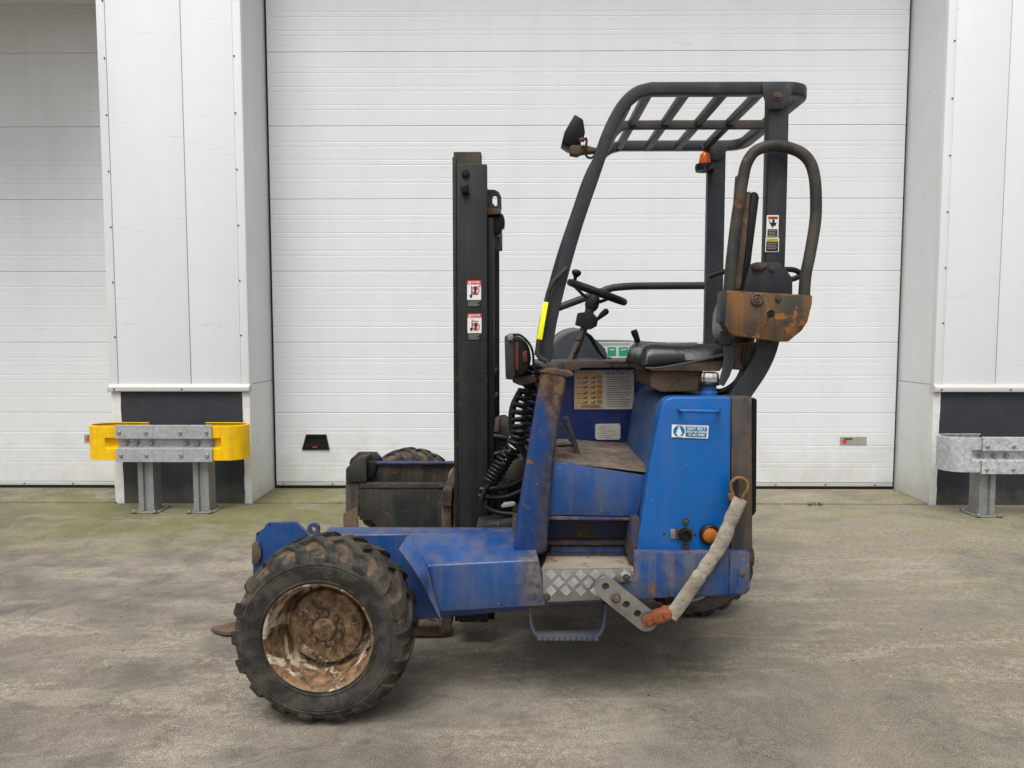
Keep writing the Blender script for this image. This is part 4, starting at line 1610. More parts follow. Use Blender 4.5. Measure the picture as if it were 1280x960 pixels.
# ---- hood: dome cover, cowl with sticker
bm = BM()
dc = W(723, 452, 3.36)
NR, NA = 10, 26
rows = []
for j in range(NR + 1):
    f = j / NR
    row = []
    for i in range(NA + 1):
        a = PI * i / NA
        rx = 0.132 * math.cos(f * PI / 2 * 0.0) if False else 0.130
        y = 3.22 + 0.34 * f
        bul = math.sqrt(max(0.0, 1 - (max(0.0, 0.22 - f) / 0.22) ** 2)) * 0.12 + 0.88
        xx = math.cos(a) * rx * bul
        zz = max(0.0, math.sin(a)) ** 0.8 * 0.155 * bul
        if xx > 0.0:
            zz = min(zz, 0.158 - xx * 0.92)
        row.append(bm.verts.new((dc.x - 0.005 + xx, y, dc.z + max(0, zz))))
    rows.append(row)
for a, b in zip(rows, rows[1:]):
    for i in range(NA):
        bm.faces.new((a[i], a[i + 1], b[i + 1], b[i]))
bm.faces.new(rows[0])
bm.faces.new(list(reversed(rows[-1])))
bevel(bm, 0.006, 2, 40)
part('dome_cover', bm, 'cowl', None, 45)
slab('dome_flange', [(690, 449.5), (764, 446.5), (766, 449.5), (690, 453)], 3.20, 3.5, 'cowl', bev=0.003)
slab('hood_cowl', [(742, 452), (744, 428), (750, 425.5), (800, 426), (840, 429), (880, 432), (886, 436), (886, 456)], 3.36, 3.98, 'cowl', bev=0.02, seg=3)
hsx = slab('hood_sticker', [(742, 427.5), (792, 427), (794, 449), (742, 449.5)], 3.352, 3.3585, 'white_vinyl', bev=0)
for a, b in ((746, 753), (759.5, 770), (773.5, 785)):
    q = slab('sticker_square', [(a, 434), (b, 433.8), (b + .5, 444.5), (a, 444.8)], 3.3505, 3.3515, 'green_vinyl', hsx, bev=0)
    slab('sticker_symbol', [(a + 2.5, 437), ((a + b) / 2, 436.5), (b - 2, 436), (b - 2, 437.6), (a + 2.5, 438.2)], 3.3492, 3.3502, 'white_vinyl', hsx, bev=0)
bm = BM()
for v in (429.3, 430.8):
    prism(bm, XZ([(745, v), (788, v - .2), (788, v + .25), (745, v + .45)], 3.3515), 3.3506, 3.3515)
part('sticker_text_line', bm, 'grey_vinyl', hsx)
# hose bunch in front of dome
for k in range(3):
    o_ = k * 2.4 - 3
    ptube('hood_hose', [(730 + o_, 414 + k), (738 + o_ * .8, 421), (744 + o_ * .6, 431), (750 + o_ * .5, 441), (757 + o_ * .3, 448)], 3.19 - 0.012 * k, 0.0045, 'hose', n=8)

# ---- overhead guard
YG0, YG1, YGM = 2.555, 3.30, 2.935
near_px = [(681, 452), (689, 400), (705, 335), (722, 277), (741, 222), (757, 175), (768, 150), (780, 131), (795, 117.5), (813, 112)]
near = [W(u, v, YG0) for u, v in near_px]
zr = near[-1].z
xr_ = W(1004, 113, YG0 + .04).x
path = spline(near, 5)
front_n = list(path)
cor = fillet([path[-1], Vector((xr_, YG0, zr)), Vector((xr_, YG1, zr)), Vector((path[-1].x, YG1, zr))], 0.085, 7)
back = [Vector((p.x, YG1, p.z)) for p in reversed(path)]
full = path[:-1] + cor + [p for p in back[1:] if p.z > 1.16]
bm = BM()
sweep(bm, full, rrect(0.020, 0.0208, 0.005))
part('guard_frame', bm, 'guard', None, 50)
# mid rail, front cross bar
zm = zr - 0.012
mr = [Vector((xr_ - 0.01, YGM, zm)), Vector((near[-1].x + 0.01, YGM, zm)), W(776, 157, YGM), W(766, 168, YGM)]
bm = BM()
sweep(bm, fillet(mr, 0.06, 5), rrect(0.010, 0.017, 0.003))
part('guard_mid_bar', bm, 'guard_rust', None, 50)
fx = W(766, 168, YGM)
bm = BM()
sweep(bm, [Vector((fx.x, YG0, fx.z)), Vector((fx.x, YG1, fx.z))], rrect(0.012, 0.018, 0.003), ref=(1, 0, 0))
part('guard_front_bar', bm, 'guard', None, 50)
for u in (811, 858, 906, 951):
    x = W(u, 119, YG0).x
    bm = BM()
    sweep(bm, [Vector((x, YG0 + 0.018, zr - 0.006)), Vector((x, YG1 - 0.018, zr - 0.006))], rrect(0.014, 0.014, 0.003), ref=(1, 0, 0))
    part('guard_slat', bm, 'guard_tube', None, 50)
# near rear post
pp = P3([(971, 122), (969, 220), (966, 330), (963, 395), (959, 428), (947, 458), (926, 490), (921, 500)], YG0 + 0.01)
bm = BM()
sweep(bm, spline(pp, 5), rrect(0.024, 0.0355, 0.006))
rp_ = part('rear_post', bm, 'guard', None, 50)
gp = slab('post_gusset', [(953, 103), (992, 103), (993.5, 110), (985, 128), (979, 136), (961, 137), (957, 128), (953, 114)], YG0 - 0.030, YG0 - 0.0215, 'guard', bev=0.003)
place('bolt', bolt_r, W(972, 120, YG0 - 0.031), gp)
# far rear post with its gusset
bm = BM()
fp = [W(893, 190, YG1), W(893, 300, YG1), W(893, 440, YG1)]
fp = [Vector((fp[1].x, YG1, zr - 0.01)), Vector((fp[1].x, YG1, 1.15))]
sweep(bm, fp, rrect(0.024, 0.0385, 0.006))
part('rear_post', bm, 'guard', None, 50)
slab('post_gusset', [(875, 181), (913, 181), (904, 196), (899, 200), (887, 200), (882, 194)], YG1 - 0.032, YG1 - 0.0255, 'guard', bev=0.002)
# far side rail
ptube('side_rail', [(697, 385), (748, 366), (765, 359.5), (790, 357.5), (880, 357)], 3.27, 0.0165, 'guard_tube', fil=0.06)
ptube('hip_rail', [(886, 346), (900, 341), (915, 339), (960, 338), (990, 337), (1000, 343), (990, 349), (965, 350)], 3.18, 0.012, 'black')
# warning stickers on the rear post
ys = YG0 + 0.01 - 0.025
ws = slab('warning_sticker', [(958.6, 269), (973.6, 269), (972.8, 296.5), (957.6, 296.5)], ys - 0.002, ys - 0.0005, 'white_vinyl', rp_, bev=0)
slab('sticker_header', [(960, 270.5), (972.6, 270.5), (972.4, 273.8), (960, 273.8)], ys - 0.003, ys - 0.0021, 'orange_vinyl', ws, bev=0)
slab('sticker_pictogram', [(961, 274.5), (964, 279), (965.6, 277), (965.4, 274.6), (968, 274.4), (968.6, 278.5), (971, 278), (969.5, 282), (966.5, 282.5), (965.5, 285.5), (964, 281.5), (962, 279)], ys - 0.003, ys - 0.0021, 'black_vinyl', ws, bev=0)
slab('sticker_field', [(959.6, 286.5), (972, 286.5), (971.8, 295.6), (959.2, 295.6)], ys - 0.003, ys - 0.0021, 'black_vinyl', ws, bev=0)
lettering('sticker_lettering', 'WARNING', 0.008, W(966.3, 272.2, ys - 0.0036), 'black_vinyl', ws, width=0.030, thick=0.0003)
cs = slab('caution_sticker', [(957, 297.2), (974, 297.2), (973.4, 315), (956.4, 315)], ys - 0.002, ys - 0.0005, 'white_vinyl', rp_, bev=0)
slab('sticker_header', [(957.8, 298), (973.2, 298), (973, 301.6), (957.8, 301.6)], ys - 0.003, ys - 0.0021, 'yellow_vinyl', cs, bev=0)
slab('sticker_field', [(957.9, 302.2), (973, 302.2), (972.5, 314), (957.5, 314)], ys - 0.003, ys - 0.0021, 'black_vinyl', cs, bev=0)
lettering('sticker_lettering', 'CAUTION', 0.009, W(965.5, 299.9, ys - 0.0036), 'black_vinyl', cs, width=0.036, thick=0.0003)
for par, u0, u1, vs_ in ((ws, 960.5, 971, (288, 290, 292, 294)), (cs, 959, 971.5, (304, 306.2, 308.4, 310.6))):
    bm = BM()
    for k, v in enumerate(vs_):
        prism(bm, XZ([(u0, v), (u1 - (k % 2) * 2, v), (u1 - (k % 2) * 2, v + .7), (u0, v + .7)], ys - 0.003), ys - 0.0038, ys - 0.003)
    part('sticker_text_lines', bm, 'grey_vinyl', par)

# ---- grab rail with reflective tape, headlamp
ptube('grab_rail', [(709, 335), (700, 344), (690, 355), (684, 372), (678, 405), (672.5, 436), (674, 446), (684, 452)], 2.515, 0.0085, 'guard_tube')
slab('reflective_tape', [(679.5, 377), (685.5, 378), (677.5, 425), (671, 423.5)], 2.498, 2.5035, 'tape', bev=0.001)
hl = slab('headlamp', [(636, 421), (646, 419), (656, 425), (662, 434), (664, 448), (662, 462), (655, 470), (636, 473)], 2.55, 2.70, 'black', bev=0.012, seg=3)
slab('headlamp_bezel', [(630.5, 420), (638, 417.5), (643, 420), (644, 470), (640, 475), (632, 474)], 2.535, 2.715, 'guard', hl, bev=0.006)
slab('headlamp_marker', [(643.5, 428), (648, 427), (648.5, 463), (644, 463)], 2.5425, 2.549, 'red_lens', hl, bev=0.002)
slab('headlamp_marker', [(653, 440), (658.5, 438), (659.5, 452), (653.5, 453)], 2.5425, 2.549, 'red_lens', hl, bev=0.002)
slab('headlamp_knob', [(634, 418), (639, 416), (642, 420), (641, 426), (635, 426)], 2.520, 2.534, 'rust_light', hl, bev=0.004)
ptube('headlamp_guard', [(638, 418.5), (650, 419), (661, 429), (666, 441), (667, 460)], 2.532, 0.0045, 'black', hl, n=8)
slab('headlamp_bracket', [(640, 472), (668, 468), (672, 478), (650, 482), (641, 478)], 2.58, 2.66, 'mast_dirty', bev=0.003)

# ---- work lamp on the guard
wlx = slab('work_lamp', [(718.5, 142.5), (729, 149), (731.5, 165), (730, 172), (727, 179), (712, 183), (702.5, 176.5), (706, 164)], 2.59, 2.69, 'black', bev=0.004, seg=2)
slab('lamp_bracket', [(712, 183), (716, 181), (735, 182), (747, 185), (745, 189), (728, 190.5), (722, 193.5), (713, 191.5)], 2.575, 2.62, 'rust', wlx, bev=0.002)
ptube('lamp_cable', [(728, 176), (732.5, 173), (733, 180), (731, 188), (734, 196), (740, 197), (745, 192)], 2.56, 0.0042, 'hose', wlx, n=8)
slab('lamp_connector', [(723, 173), (729, 171), (731, 176), (725, 179)], 2.565, 2.58, 'red_lens', wlx, bev=0.002)
slab('lamp_connector', [(726, 178), (730, 176.5), (731, 181), (727, 182)], 2.56, 2.575, 'white_vinyl', wlx, bev=0.002)

# ---- beacon
bc = W(881, 205.5, 3.26)
bm = BM()
lathe(bm, [(0.040, -0.030), (0.043, -0.012), (0.040, 0.0)], bc, 'Z', 28)
bk = part('beacon', bm, 'black')
bm = BM()
lathe(bm, [(0.027, 0.001), (0.026, 0.014), (0.023, 0.034), (0.019, 0.046), (0.011, 0.052), (0.001, 0.053)], bc, 'Z', 28, False)
part('beacon_lens', bm, 'beacon', bk)
slab('beacon_bracket', [(880, 207), (893, 205), (893, 210), (880, 212)], 3.22, 3.28, 'rust', bk, bev=0.002)

# ---- hoop, back board, bracket
hoop_pts = P3([(911, 366), (914, 330), (920, 280), (929, 222), (934, 203), (943, 190), (957, 183.5), (972, 182), (990, 186), (1004, 193), (1014, 206), (1019, 228), (1020, 262), (1018, 285), (1012, 320), (1007, 345), (1005, 372)], 2.505)
bm = BM()
tube(bm, spline(hoop_pts, 5), 0.0195, 14)
part('side_hoop', bm, 'hoop', None, 60)
slab('hoop_rust_strip', [(931, 240), (938.5, 239), (933, 300), (926, 362), (918, 362), (924, 310)], 2.515, 2.545, 'rust', bev=0.003)
slab('back_board', [(938.5, 241), (942, 239), (947, 240.5), (949.5, 246), (942, 305), (935, 362), (924, 362), (932, 300)], 2.53, 2.60, 'black', bev=0.006)
slab('back_board_edge', [(924, 217), (930, 215), (926, 255), (922, 258), (921.5, 250)], 2.53, 2.58, 'mast_dirty', bev=0.003)
slab('bracket_upper', [(928, 366), (935, 340), (938, 332), (945, 327.5), (974, 327.5), (984, 338), (991, 348), (991, 368)], 2.515, 2.55, 'guard', bev=0.004)
place('bolt', bolt_m, W(965, 335.5, 2.513), fk)
slab('bracket_clip', [(940, 329), (955, 331), (958, 328), (960, 333), (950, 338), (941, 337)], 2.503, 2.514, 'mast_dirty', bev=0.003)
br = slab('bracket', [(907, 363), (1016, 369), (1015.5, 380), (1010, 402), (1003, 413), (986, 427), (975, 427), (917, 419.5), (911, 415), (904, 402)], 2.445, 2.512, 'bracket', bev=0.005)
slab('bracket_flange', [(903.5, 402), (906.5, 363), (909, 364), (906.5, 403)], 2.440, 2.53, 'guard', br, bev=0.001)
bm = BM()
lathe(bm, [(0.021, 0.0), (0.021, -0.006), (0.016, -0.008), (0.015, -0.005), (0.009, -0.005), (0.008, -0.009), (0.003, -0.009), (0.002, -0.004)], W(946, 374, 2.445), 'Y', 26)
part('bracket_washer', bm, 'rust', br)
bm = BM()
lathe(bm, [(0.013, -0.0006), (0.013, 0.001)], W(963.5, 392, 2.4445), 'Y', 22)
part('bracket_hole_shade', bm, 'hole_shade', br)  # flat disc on the plate, coloured as the shade in a hole
place('bolt', bolt_m, W(972.5, 373.5, 2.4445), br)

# ---- seat
bm = BM()
sx0, sx1, sy0, sy1 = W(799, 440, 2.62).x, W(908, 440, 2.62).x, 2.565, 2.985
sz0, sz1 = W(820, 462, 2.6).z, W(820, 435, 2.6).z
NX, NY = 26, 22


def seat_pt(fx, fy, top):
    ex, ey = abs(2 * fx - 1), abs(2 * fy - 1)
    k = (max(0.0, 1 - ex ** 7)) ** 0.34 * (max(0.0, 1 - ey ** 6)) ** 0.34
    x = sx0 + (sx1 - sx0) * fx
    y = sy0 + (sy1 - sy0) * fy
    zc = sz0 + 0.026 + 0.018 * fx - 0.010 * max(0.0, 1 - fx / 0.25) ** 2
    if top:
        bol = 0.020 * math.exp(-((ey - 0.72) / 0.18) ** 2)
        dish = -0.006 * (1 - ey) - 0.005 * math.sin(fx * PI)
        fr = 0.018 * math.exp(-((fx - 0.12) / 0.12) ** 2)
        wr = 0.0035 * mnoise.noise((fx * 6, fy * 5, 3.0))
        h = (sz1 - zc) + bol + dish + fr * (1 - ey) + wr + 0.006 * fx
        groove = 0.008 * math.exp(-((ey - 0.50) / 0.035) ** 2)
        return Vector((x, y, zc + (h - groove) * k))
    return Vector((x, y, zc - (0.030 - 0.004 * fx) * k))


gt = [[bm.verts.new(seat_pt(i / NX, j / NY, True)) for i in range(NX + 1)] for j in range(NY + 1)]
gb = [[bm.verts.new(seat_pt(i / NX, j / NY, False)) for i in range(NX + 1)] for j in range(NY + 1)]
for j in range(NY):
    for i in range(NX):
        bm.faces.new((gt[j][i], gt[j][i + 1], gt[j + 1][i + 1], gt[j + 1][i]))
        bm.faces.new((gb[j][i], gb[j + 1][i], gb[j + 1][i + 1], gb[j][i + 1]))
bmesh.ops.remove_doubles(bm, verts=bm.verts, dist=0.0004)
part('seat_cushion', bm, 'vinyl', None, 70)
pipe = []
for i in range(15):
    f = i / 14
    pipe.append(Vector((sx0 + (sx1 - sx0) * (0.03 + 0.95 * f), sy0 - 0.001, sz0 + 0.018 + 0.024 * f)))
bm = BM()
tube(bm, spline([W(798.5, 450, 2.68), W(803, 457, 2.60), W(812, 460.5, 2.562), W(830, 459, 2.556), W(850, 455.5, 2.556), W(880, 449, 2.556), W(905, 443, 2.556)], 6), 0.004, 8)
part('seat_piping', bm, 'belt')
slab('seat_pan', [(808, 459), (830, 459), (860, 454), (905, 445), (908, 452), (900, 464), (815, 464)], 2.575, 2.96, 'rust', bev=0.004)
slab('seat_riser', [(812, 464), (880, 464), (883, 489), (826, 490), (814, 484)], 2.60, 2.94, 'rust', bev=0.006)
bm = BM()
prism(bm, XZ([(905, 360), (896, 376), (890, 393), (889, 410), (892, 432), (900, 438), (912, 436), (916, 400), (916, 360)], 3.0), 2.68, 3.0)
bevel(bm, 0.02, 4)
part('seat_backrest', bm, 'vinyl', None, 60)
bb = []
for nm, px, Y in (('seat_belt', [(904.5, 432), (913, 434), (918.5, 441), (918, 455), (912, 471), (905, 483), (898, 480), (903, 462), (905, 447)], 2.548),
                  ('seat_belt', [(901, 413), (911, 415), (913, 430), (900, 431), (898, 424)], 2.552)):
    slab(nm, px, Y, Y + 0.008, 'belt', bev=0.002)
ptube('seat_hose', [(894, 491), (908, 487), (920, 478), (928, 464), (932, 450), (936, 440)], 2.60, 0.011, 'hose')
ptube('seat_hose', [(884, 492), (905, 492), (916, 486), (924, 474)], 2.62, 0.012, 'hose')
slab('seat_recline_plate', [(918, 430), (945, 428), (944, 440), (936, 455), (928, 463), (918, 462)], 2.57, 2.60, 'rust', bev=0.003)
ptube('back_cable', [(933, 432), (929, 446), (932, 458), (938, 460), (941, 448)], 2.56, 0.007, 'hose')
# filler neck and chromed cap
fc = W(886, 492, 2.575)
bm = BM()
lathe(bm, [(0.030, -0.006), (0.030, 0.006), (0.026, 0.010), (0.026, 0.028), (0.034, 0.032), (0.034, 0.040), (0.026, 0.042)], fc, 'Z', 28)
fn = part('filler_neck', bm, 'blue_fresh')
bm = BM()
prof = [(0.020, 0.040), (0.0335, 0.043), (0.035, 0.050), (0.0345, 0.066), (0.032, 0.074), (0.023, 0.078), (0.0005, 0.0785)]
rings = []
n = 40
for r_, a in prof:
    rings.append([bm.verts.new((fc.x + r_ * (1 - (0.07 if 0.03 < r_ and i % 4 == 0 else 0)) * math.cos(2 * PI * i / n), fc.y + r_ * (1 - (0.07 if 0.03 < r_ and i % 4 == 0 else 0)) * math.sin(2 * PI * i / n), fc.z + a)) for i in range(n)])
for r0, r1 in zip(rings, rings[1:]):
    for i in range(n):
        j = (i + 1) % n
        bm.faces.new((r0[i], r0[j], r1[j], r1[i]))
part('filler_cap', bm, 'chrome', fn, 35)
bm = BM()
lathe(bm, [(0.036, 0.030), (0.037, 0.036), (0.034, 0.041)], fc, 'Z', 28)
part('filler_collar', bm, 'black', fn)

# ---- steering wheel and column
Ys = 2.86
s0, s1 = W(713, 353, Ys), W(779.5, 377.5, Ys)
sc_ = (s0 + s1) / 2
du = (s1 - s0).normalized()
bm = BM()
sdir = Vector((0.045, 1.0, 0.065))
torus(bm, sc_, (s1 - s0).length / 2, 0.0145, du, (sdir - du * sdir.dot(du)), 48, 12)
sw = part('steering_wheel', bm, 'black', None, 70)
ax = du.cross(Vector((0, 1, 0)))
if ax.z > 0:
    ax = -ax
hubp = sc_ + ax * 0.040
bm = BM()
for a in (R(0), R(125), R(235)):
    d = du * math.cos(a) * -1 + Vector((0, 1, 0)) * math.sin(a)
    tube(bm, [hubp, hubp + d * 0.05 + ax * -0.012, sc_ + d * ((s1 - s0).length / 2 - 0.004)], 0.0065, 8, (0.3, 1, 0.2))
part('steering_spokes', bm, 'black', sw)
bm = BM()
kb = W(718, 352, Ys - 0.01)
tube(bm, [kb, kb + Vector((0.004, 0, 0.018)), kb + Vector((0.006, 0, 0.024)), kb + Vector((0.008, 0, 0.034)), kb + Vector((0.010, 0, 0.042)), kb + Vector((0.011, 0, 0.046))], 0.02, 14,
     scale=lambda t: [0.35, 0.38, 0.7, 1.0, 0.85, 0.4][int(round(t * 5))])
part('steering_knob', bm, 'black', sw)
cpts = P3([(742, 372), (738, 385), (733, 402), (724, 428), (712, 456), (708, 468)], Ys)
bm = BM()
tube(bm, cpts, 0.0155, 14, scale=lambda t: 1.25 if t < .3 else (0.95 if t < .8 else 1.15))
stc = part('steering_column', bm, 'rust')
bm = BM()
tube(bm, P3([(744.5, 366), (742, 374), (739.5, 382), (738, 387)], Ys), 0.028, 16, scale=lambda t: [0.5, 0.95, 1.0, 0.75][int(round(t * 3))])
part('steering_boss', bm, 'mast', stc)
slab('column_clamp', [(723, 391), (739, 389), (748, 398), (746, 408), (738, 412), (720, 406)], Ys - 0.028, Ys + 0.03, 'mast', stc, bev=0.003)
bm = BM()
tube(bm, P3([(741, 404), (747, 399), (753, 393), (758, 389), (760, 387.5)], Ys - 0.03), 0.0125, 12, scale=lambda t: [0.35, 0.5, 0.9, 1.0, 0.6][int(round(t * 4))])
part('column_lever', bm, 'black', stc)
bm = BM()
tube(bm, spline(P3([(732, 410), (727, 425), (719, 442), (716, 455)], Ys - 0.022), 4), 0.004, 8)
part('column_cable', bm, 'hose', stc)
for v in (424, 441):
    bm = BM()
    q = (v - 402) / 26.0
    u = 733 - 9.2 * q
    p = W(u, v, Ys)
    torus(bm, p, 0.0165, 0.003, Vector((0.93, 0, 0.36)), Vector((0, 1, 0)), 20, 6)
    part('column_tie', bm, 'black', stc)
slab('column_foot', [(704, 452), (722, 449), (726, 462), (706, 466)], Ys - 0.05, Ys + 0.05, 'rust', stc, bev=0.005)
# joystick
bm = BM()
tube(bm, P3([(801, 440), (799, 433), (797, 426), (793, 415.5), (792, 412.5)], 2.98), 0.0145, 12, scale=lambda t: [0.3, 0.45, 0.8, 1.0, 0.85][int(round(t * 4))])
part('joystick', bm, 'black')

# ---- mast
YM = 2.935
mast_bot = 0.10


def mast_box(name, u0, u1, vtop, Y0, Y1, mat, bev=0.004, vref=400, zb=None):
    x0, x1 = W(u0, vref, Y0).x, W(u1, vref, Y0).x
    zt = W((u0 + u1) / 2, vtop, Y0).z
    for s in (1, -1):
        bm = BM()
        y0, y1 = (Y0, Y1) if s > 0 else (mirror(Y1), mirror(Y0))
        box(bm, x0, x1, y0, y1, mast_bot if zb is None else zb, zt)
        bevel(bm, bev, 2)
        o = part(name, bm, mat)
        if s > 0:
            first = o
    return first, x0, x1, zt


mo, mx0, mx1, mzt = mast_box('mast_outer_rail', 571.5, 609, 205, YM, YM + 0.055, 'mast', 0.003)
mi, ix0, ix1, izt = mast_box('mast_inner_rail', 568, 602, 189.5, YM + 0.058, YM + 0.12, 'mast_dirty', 0.004)
mast_box('mast_edge_strip', 566.5, 571, 196, YM + 0.010, YM + 0.05, 'mast', 0.002)
mast_box('mast_rear_flange', 609.2, 617.5, 272, YM + 0.03, YM + 0.07, 'black', 0.003)
# cross members and lift cylinder
for z0, z1, x0, x1 in ((W(600, 290, YM + .1).z, W(600, 262, YM + .1).z, mx1 - 0.02, mx1 + 0.045), (0.30, 0.42, mx0 + 0.01, mx1), (1.05, 1.13, mx0 + .02, mx1 - .02)):
    bm = BM()
    box(bm, x0, x1, YM + 0.13, mirror(YM + 0.13), z0, z1)
    bevel(bm, 0.005, 2)
    part('mast_cross_member', bm, 'mast_dirty')
bm = BM()
lathe(bm, [(0.04, 0.12), (0.04, 1.45), (0.028, 1.46), (0.028, 1.9)], ((mx0 + mx1) / 2, YC, 0), 'Z', 24)
part('lift_cylinder', bm, 'mast')
# lifting eye behind the rail
bm = BM()
Ye = YM + 0.075
o_ = XZ([(608, 237), (618, 237), (623.5, 240), (626.5, 246), (627, 262), (608, 263)], Ye)
h_ = XZ([(615.5, 247), (617, 244.5), (620, 244.5), (621.5, 247), (621.5, 257), (615.5, 258)], Ye)
prism_holes(bm, o_, [h_], Ye, Ye + 0.014)
part('mast_eye', bm, 'mast_dirty')
slab('mast_eye_bracket', [(607, 259.5), (626, 261), (626, 267), (608, 269)], Ye - 0.03, Ye + 0.03, 'rust', bev=0.003)
slab('mast_hook', [(609, 269), (625.5, 266), (629, 268), (631, 275), (630.5, 284), (627.5, 285), (627, 291), (622, 294), (617, 291), (614, 300), (609, 300)], Ye - 0.005, Ye + 0.05, 'black', bev=0.003)
# bolts and latch on the near rail
place('bolt', bolt_mesh('bolt', 0.011, 0.012, 'black', 8, True), W(582, 217.5, YM - 0.001), mo)
slab('rail_latch', [(576, 231), (585.5, 230.5), (584, 234), (586, 239), (584, 241.5), (577, 241), (575, 236)], YM - 0.022, YM - 0.001, 'black', mo, bev=0.003)


def danger(u, v, kind):
    y = YM - 0.0005
    st = slab('danger_sticker', [(u - 9, v), (u + 9.3, v), (u + 9.3, v + 33.5), (u - 9, v + 33.5)], y - 0.002, y, 'black_vinyl', mo, bev=0)
    slab('sticker_header', [(u - 8.6, v + 0.4), (u + 8.9, v + 0.4), (u + 8.9, v + 5.3), (u - 8.6, v + 5.3)], y - 0.003, y - 0.0021, 'red_vinyl', st, bev=0)
    slab('sticker_field', [(u - 8.6, v + 5.6), (u + 8.9, v + 5.6), (u + 8.9, v + 24.8), (u - 8.6, v + 24.8)], y - 0.003, y - 0.0021, 'white_vinyl', st, bev=0)
    lettering('sticker_lettering', 'DANGER', 0.0125, W(u + 1.2, v + 2.9, y - 0.0036), 'white_vinyl', st, width=0.040, thick=0.0003, bold=0.0002)
    slab('sticker_triangle', [(u - 7.6, v + 4.6), (u - 6, v + 1.2), (u - 4.4, v + 4.6)], y - 0.0038, y - 0.0031, 'white_vinyl', st, bev=0)
    bm = BM()
    prism(bm, XZ([(u - 3.4, v + 7.5), (u - 2.4, v + 7.5), (u - 2.2, v + 18), (u - 2.6, v + 22), (u - 5.2, v + 22), (u - 5.4, v + 18.5), (u - 3.6, v + 18)], y - 0.003), y - 0.0038, y - 0.0031)
    dv = 0 if kind == 0 else 4.0
    if kind == 0:
        prism(bm, XZ([(u - 2, v + 17.5), (u + 5, v + 17.5), (u + 5, v + 18.3), (u - 2, v + 18.3)], y - 0.003), y - 0.0038, y - 0.0031)
        prism(bm, XZ([(u + 5, v + 8), (u + 8.6, v + 5.9), (u + 8.6, v + 7.4), (u + 6, v + 8.8)], y - 0.003), y - 0.0038, y - 0.0031)
    else:
        prism(bm, XZ([(u - 2, v + 9.4), (u + 5, v + 9.8), (u + 5, v + 10.6), (u - 2, v + 10.4)], y - 0.003), y - 0.0038, y - 0.0031)
    prism(bm, XZ([(u + 1.5, v + 7.2 + dv), (u + 2.8, v + 9 + dv), (u + 4.6, v + 13 + dv), (u + 3, v + 12.6 + dv), (u + 3.2, v + 17 + dv), (u + .4, v + 17 + dv), (u + .6, v + 12.6 + dv), (u - .8, v + 13 + dv), (u + .3, v + 9 + dv)], y - 0.003), y - 0.0038, y - 0.0031)
    part('sticker_pictogram', bm, 'black_vinyl', st)
    bm = BM()
    pc_ = W(u + 1.8, v + 12.6 + dv, y - 0.0042)
    torus(bm, pc_, 0.0145, 0.0016, (1, 0, 0), (0, 0, 1), 28, 6)
    d = Vector((0.7071, 0, 0.7071)) * 0.0145
    tube(bm, [pc_ - d, pc_ + d], 0.0014, 6)
    part('sticker_ban_ring', bm, 'red_vinyl', st)
    bm = BM()
    for k in range(5):
        vv = v + 26 + k * 1.5
        prism(bm, XZ([(u - 7.5, vv), (u + 7.5 - (k * 7 % 5), vv), (u + 7.5 - (k * 7 % 5), vv + .5), (u - 7.5, vv + .5)], y - 0.0021), y - 0.0028, y - 0.0021)
    part('sticker_text_lines', bm, 'grey_vinyl', st)


danger(592.5, 350, 0)
danger(593, 391.5, 1)

# ---- fork carriage and forks
for Yf in (3.06, mirror(3.06)):
    hw = 0.055
    xt, xh = W(265, 787, 3.06).x, W(552, 787, 3.06).x
    bm = BM()
    N = 14
    top = []
    for i in range(N + 1):
        f = i / N
        x = xt + (xh - xt) * f
        wv = hw * min(1.0, (f * 9) ** 0.5 * 0.9 + 0.25) if f < .11 else hw
        th = 0.010 + 0.030 * min(1, f * 1.6)
        top.append((x, wv, th))
    vs_ = []
    for x, wv, th in top:
        vs_.append([bm.verts.new((x, Yf - wv, 0.012)), bm.verts.new((x, Yf + wv, 0.012)), bm.verts.new((x, Yf + wv, 0.012 + th)), bm.verts.new((x, Yf - wv, 0.012 + th))])
    for a, b in zip(vs_, vs_[1:]):
        for i in range(4):
            j = (i + 1) % 4
            bm.faces.new((a[i], a[j], b[j], b[i]))
    bm.faces.new(vs_[0])
    bm.faces.new(list(reversed(vs_[-1])))
    fkp = part('fork', bm, 'rust')
    bm = BM()
    xs = xh
    sp = [Vector((xs - 0.02, Yf, 0.034)), Vector((xs + 0.028, Yf, 0.034)), Vector((xs + 0.03, Yf, 0.62))]
    sweep(bm, fillet(sp, 0.035, 5), rrect(hw, 0.021, 0.004))
    part('fork_shank', bm, 'rust', fkp, 50)
    slab('fork_heel_block', [(520, 766), (549, 764), (549, 781), (520, 783)], Yf - 0.075, Yf - 0.058, 'rust_light', fkp, bev=0.003) if Yf < YC else None
for z in (0.32, 0.58):
    bm = BM()
    box(bm, W(556, 600, 3.1).x + 0.0, W(568, 600, 3.1).x, 2.98, mirror(2.98), z, z + 0.07)
    bevel(bm, 0.004, 1)
    part('fork_carriage_bar', bm, 'mast_dirty')
# carriage odds and ends seen beside the far arm
slab('carriage_plate', [(562, 598), (569, 582), (572, 600), (572, 660), (566, 660), (563, 630)], 3.65, 3.69, 'rust', bev=0.003)
ptube('carriage_strut', [(571, 583), (563, 594), (564, 612)], 3.6, 0.010, 'rust_light')
slab('carriage_link', [(559, 640), (563, 637), (567, 650), (565, 664), (556, 664)], 3.55, 3.58, 'red_paint', bev=0.004)
ptube('carriage_hose', [(566, 612), (562, 628), (564, 645), (566, 662)], 3.58, 0.009, 'hose')
slab('carriage_pin', [(558, 637), (563, 635), (565, 642), (560, 644)], 3.53, 3.56, 'steel', bev=0.003)

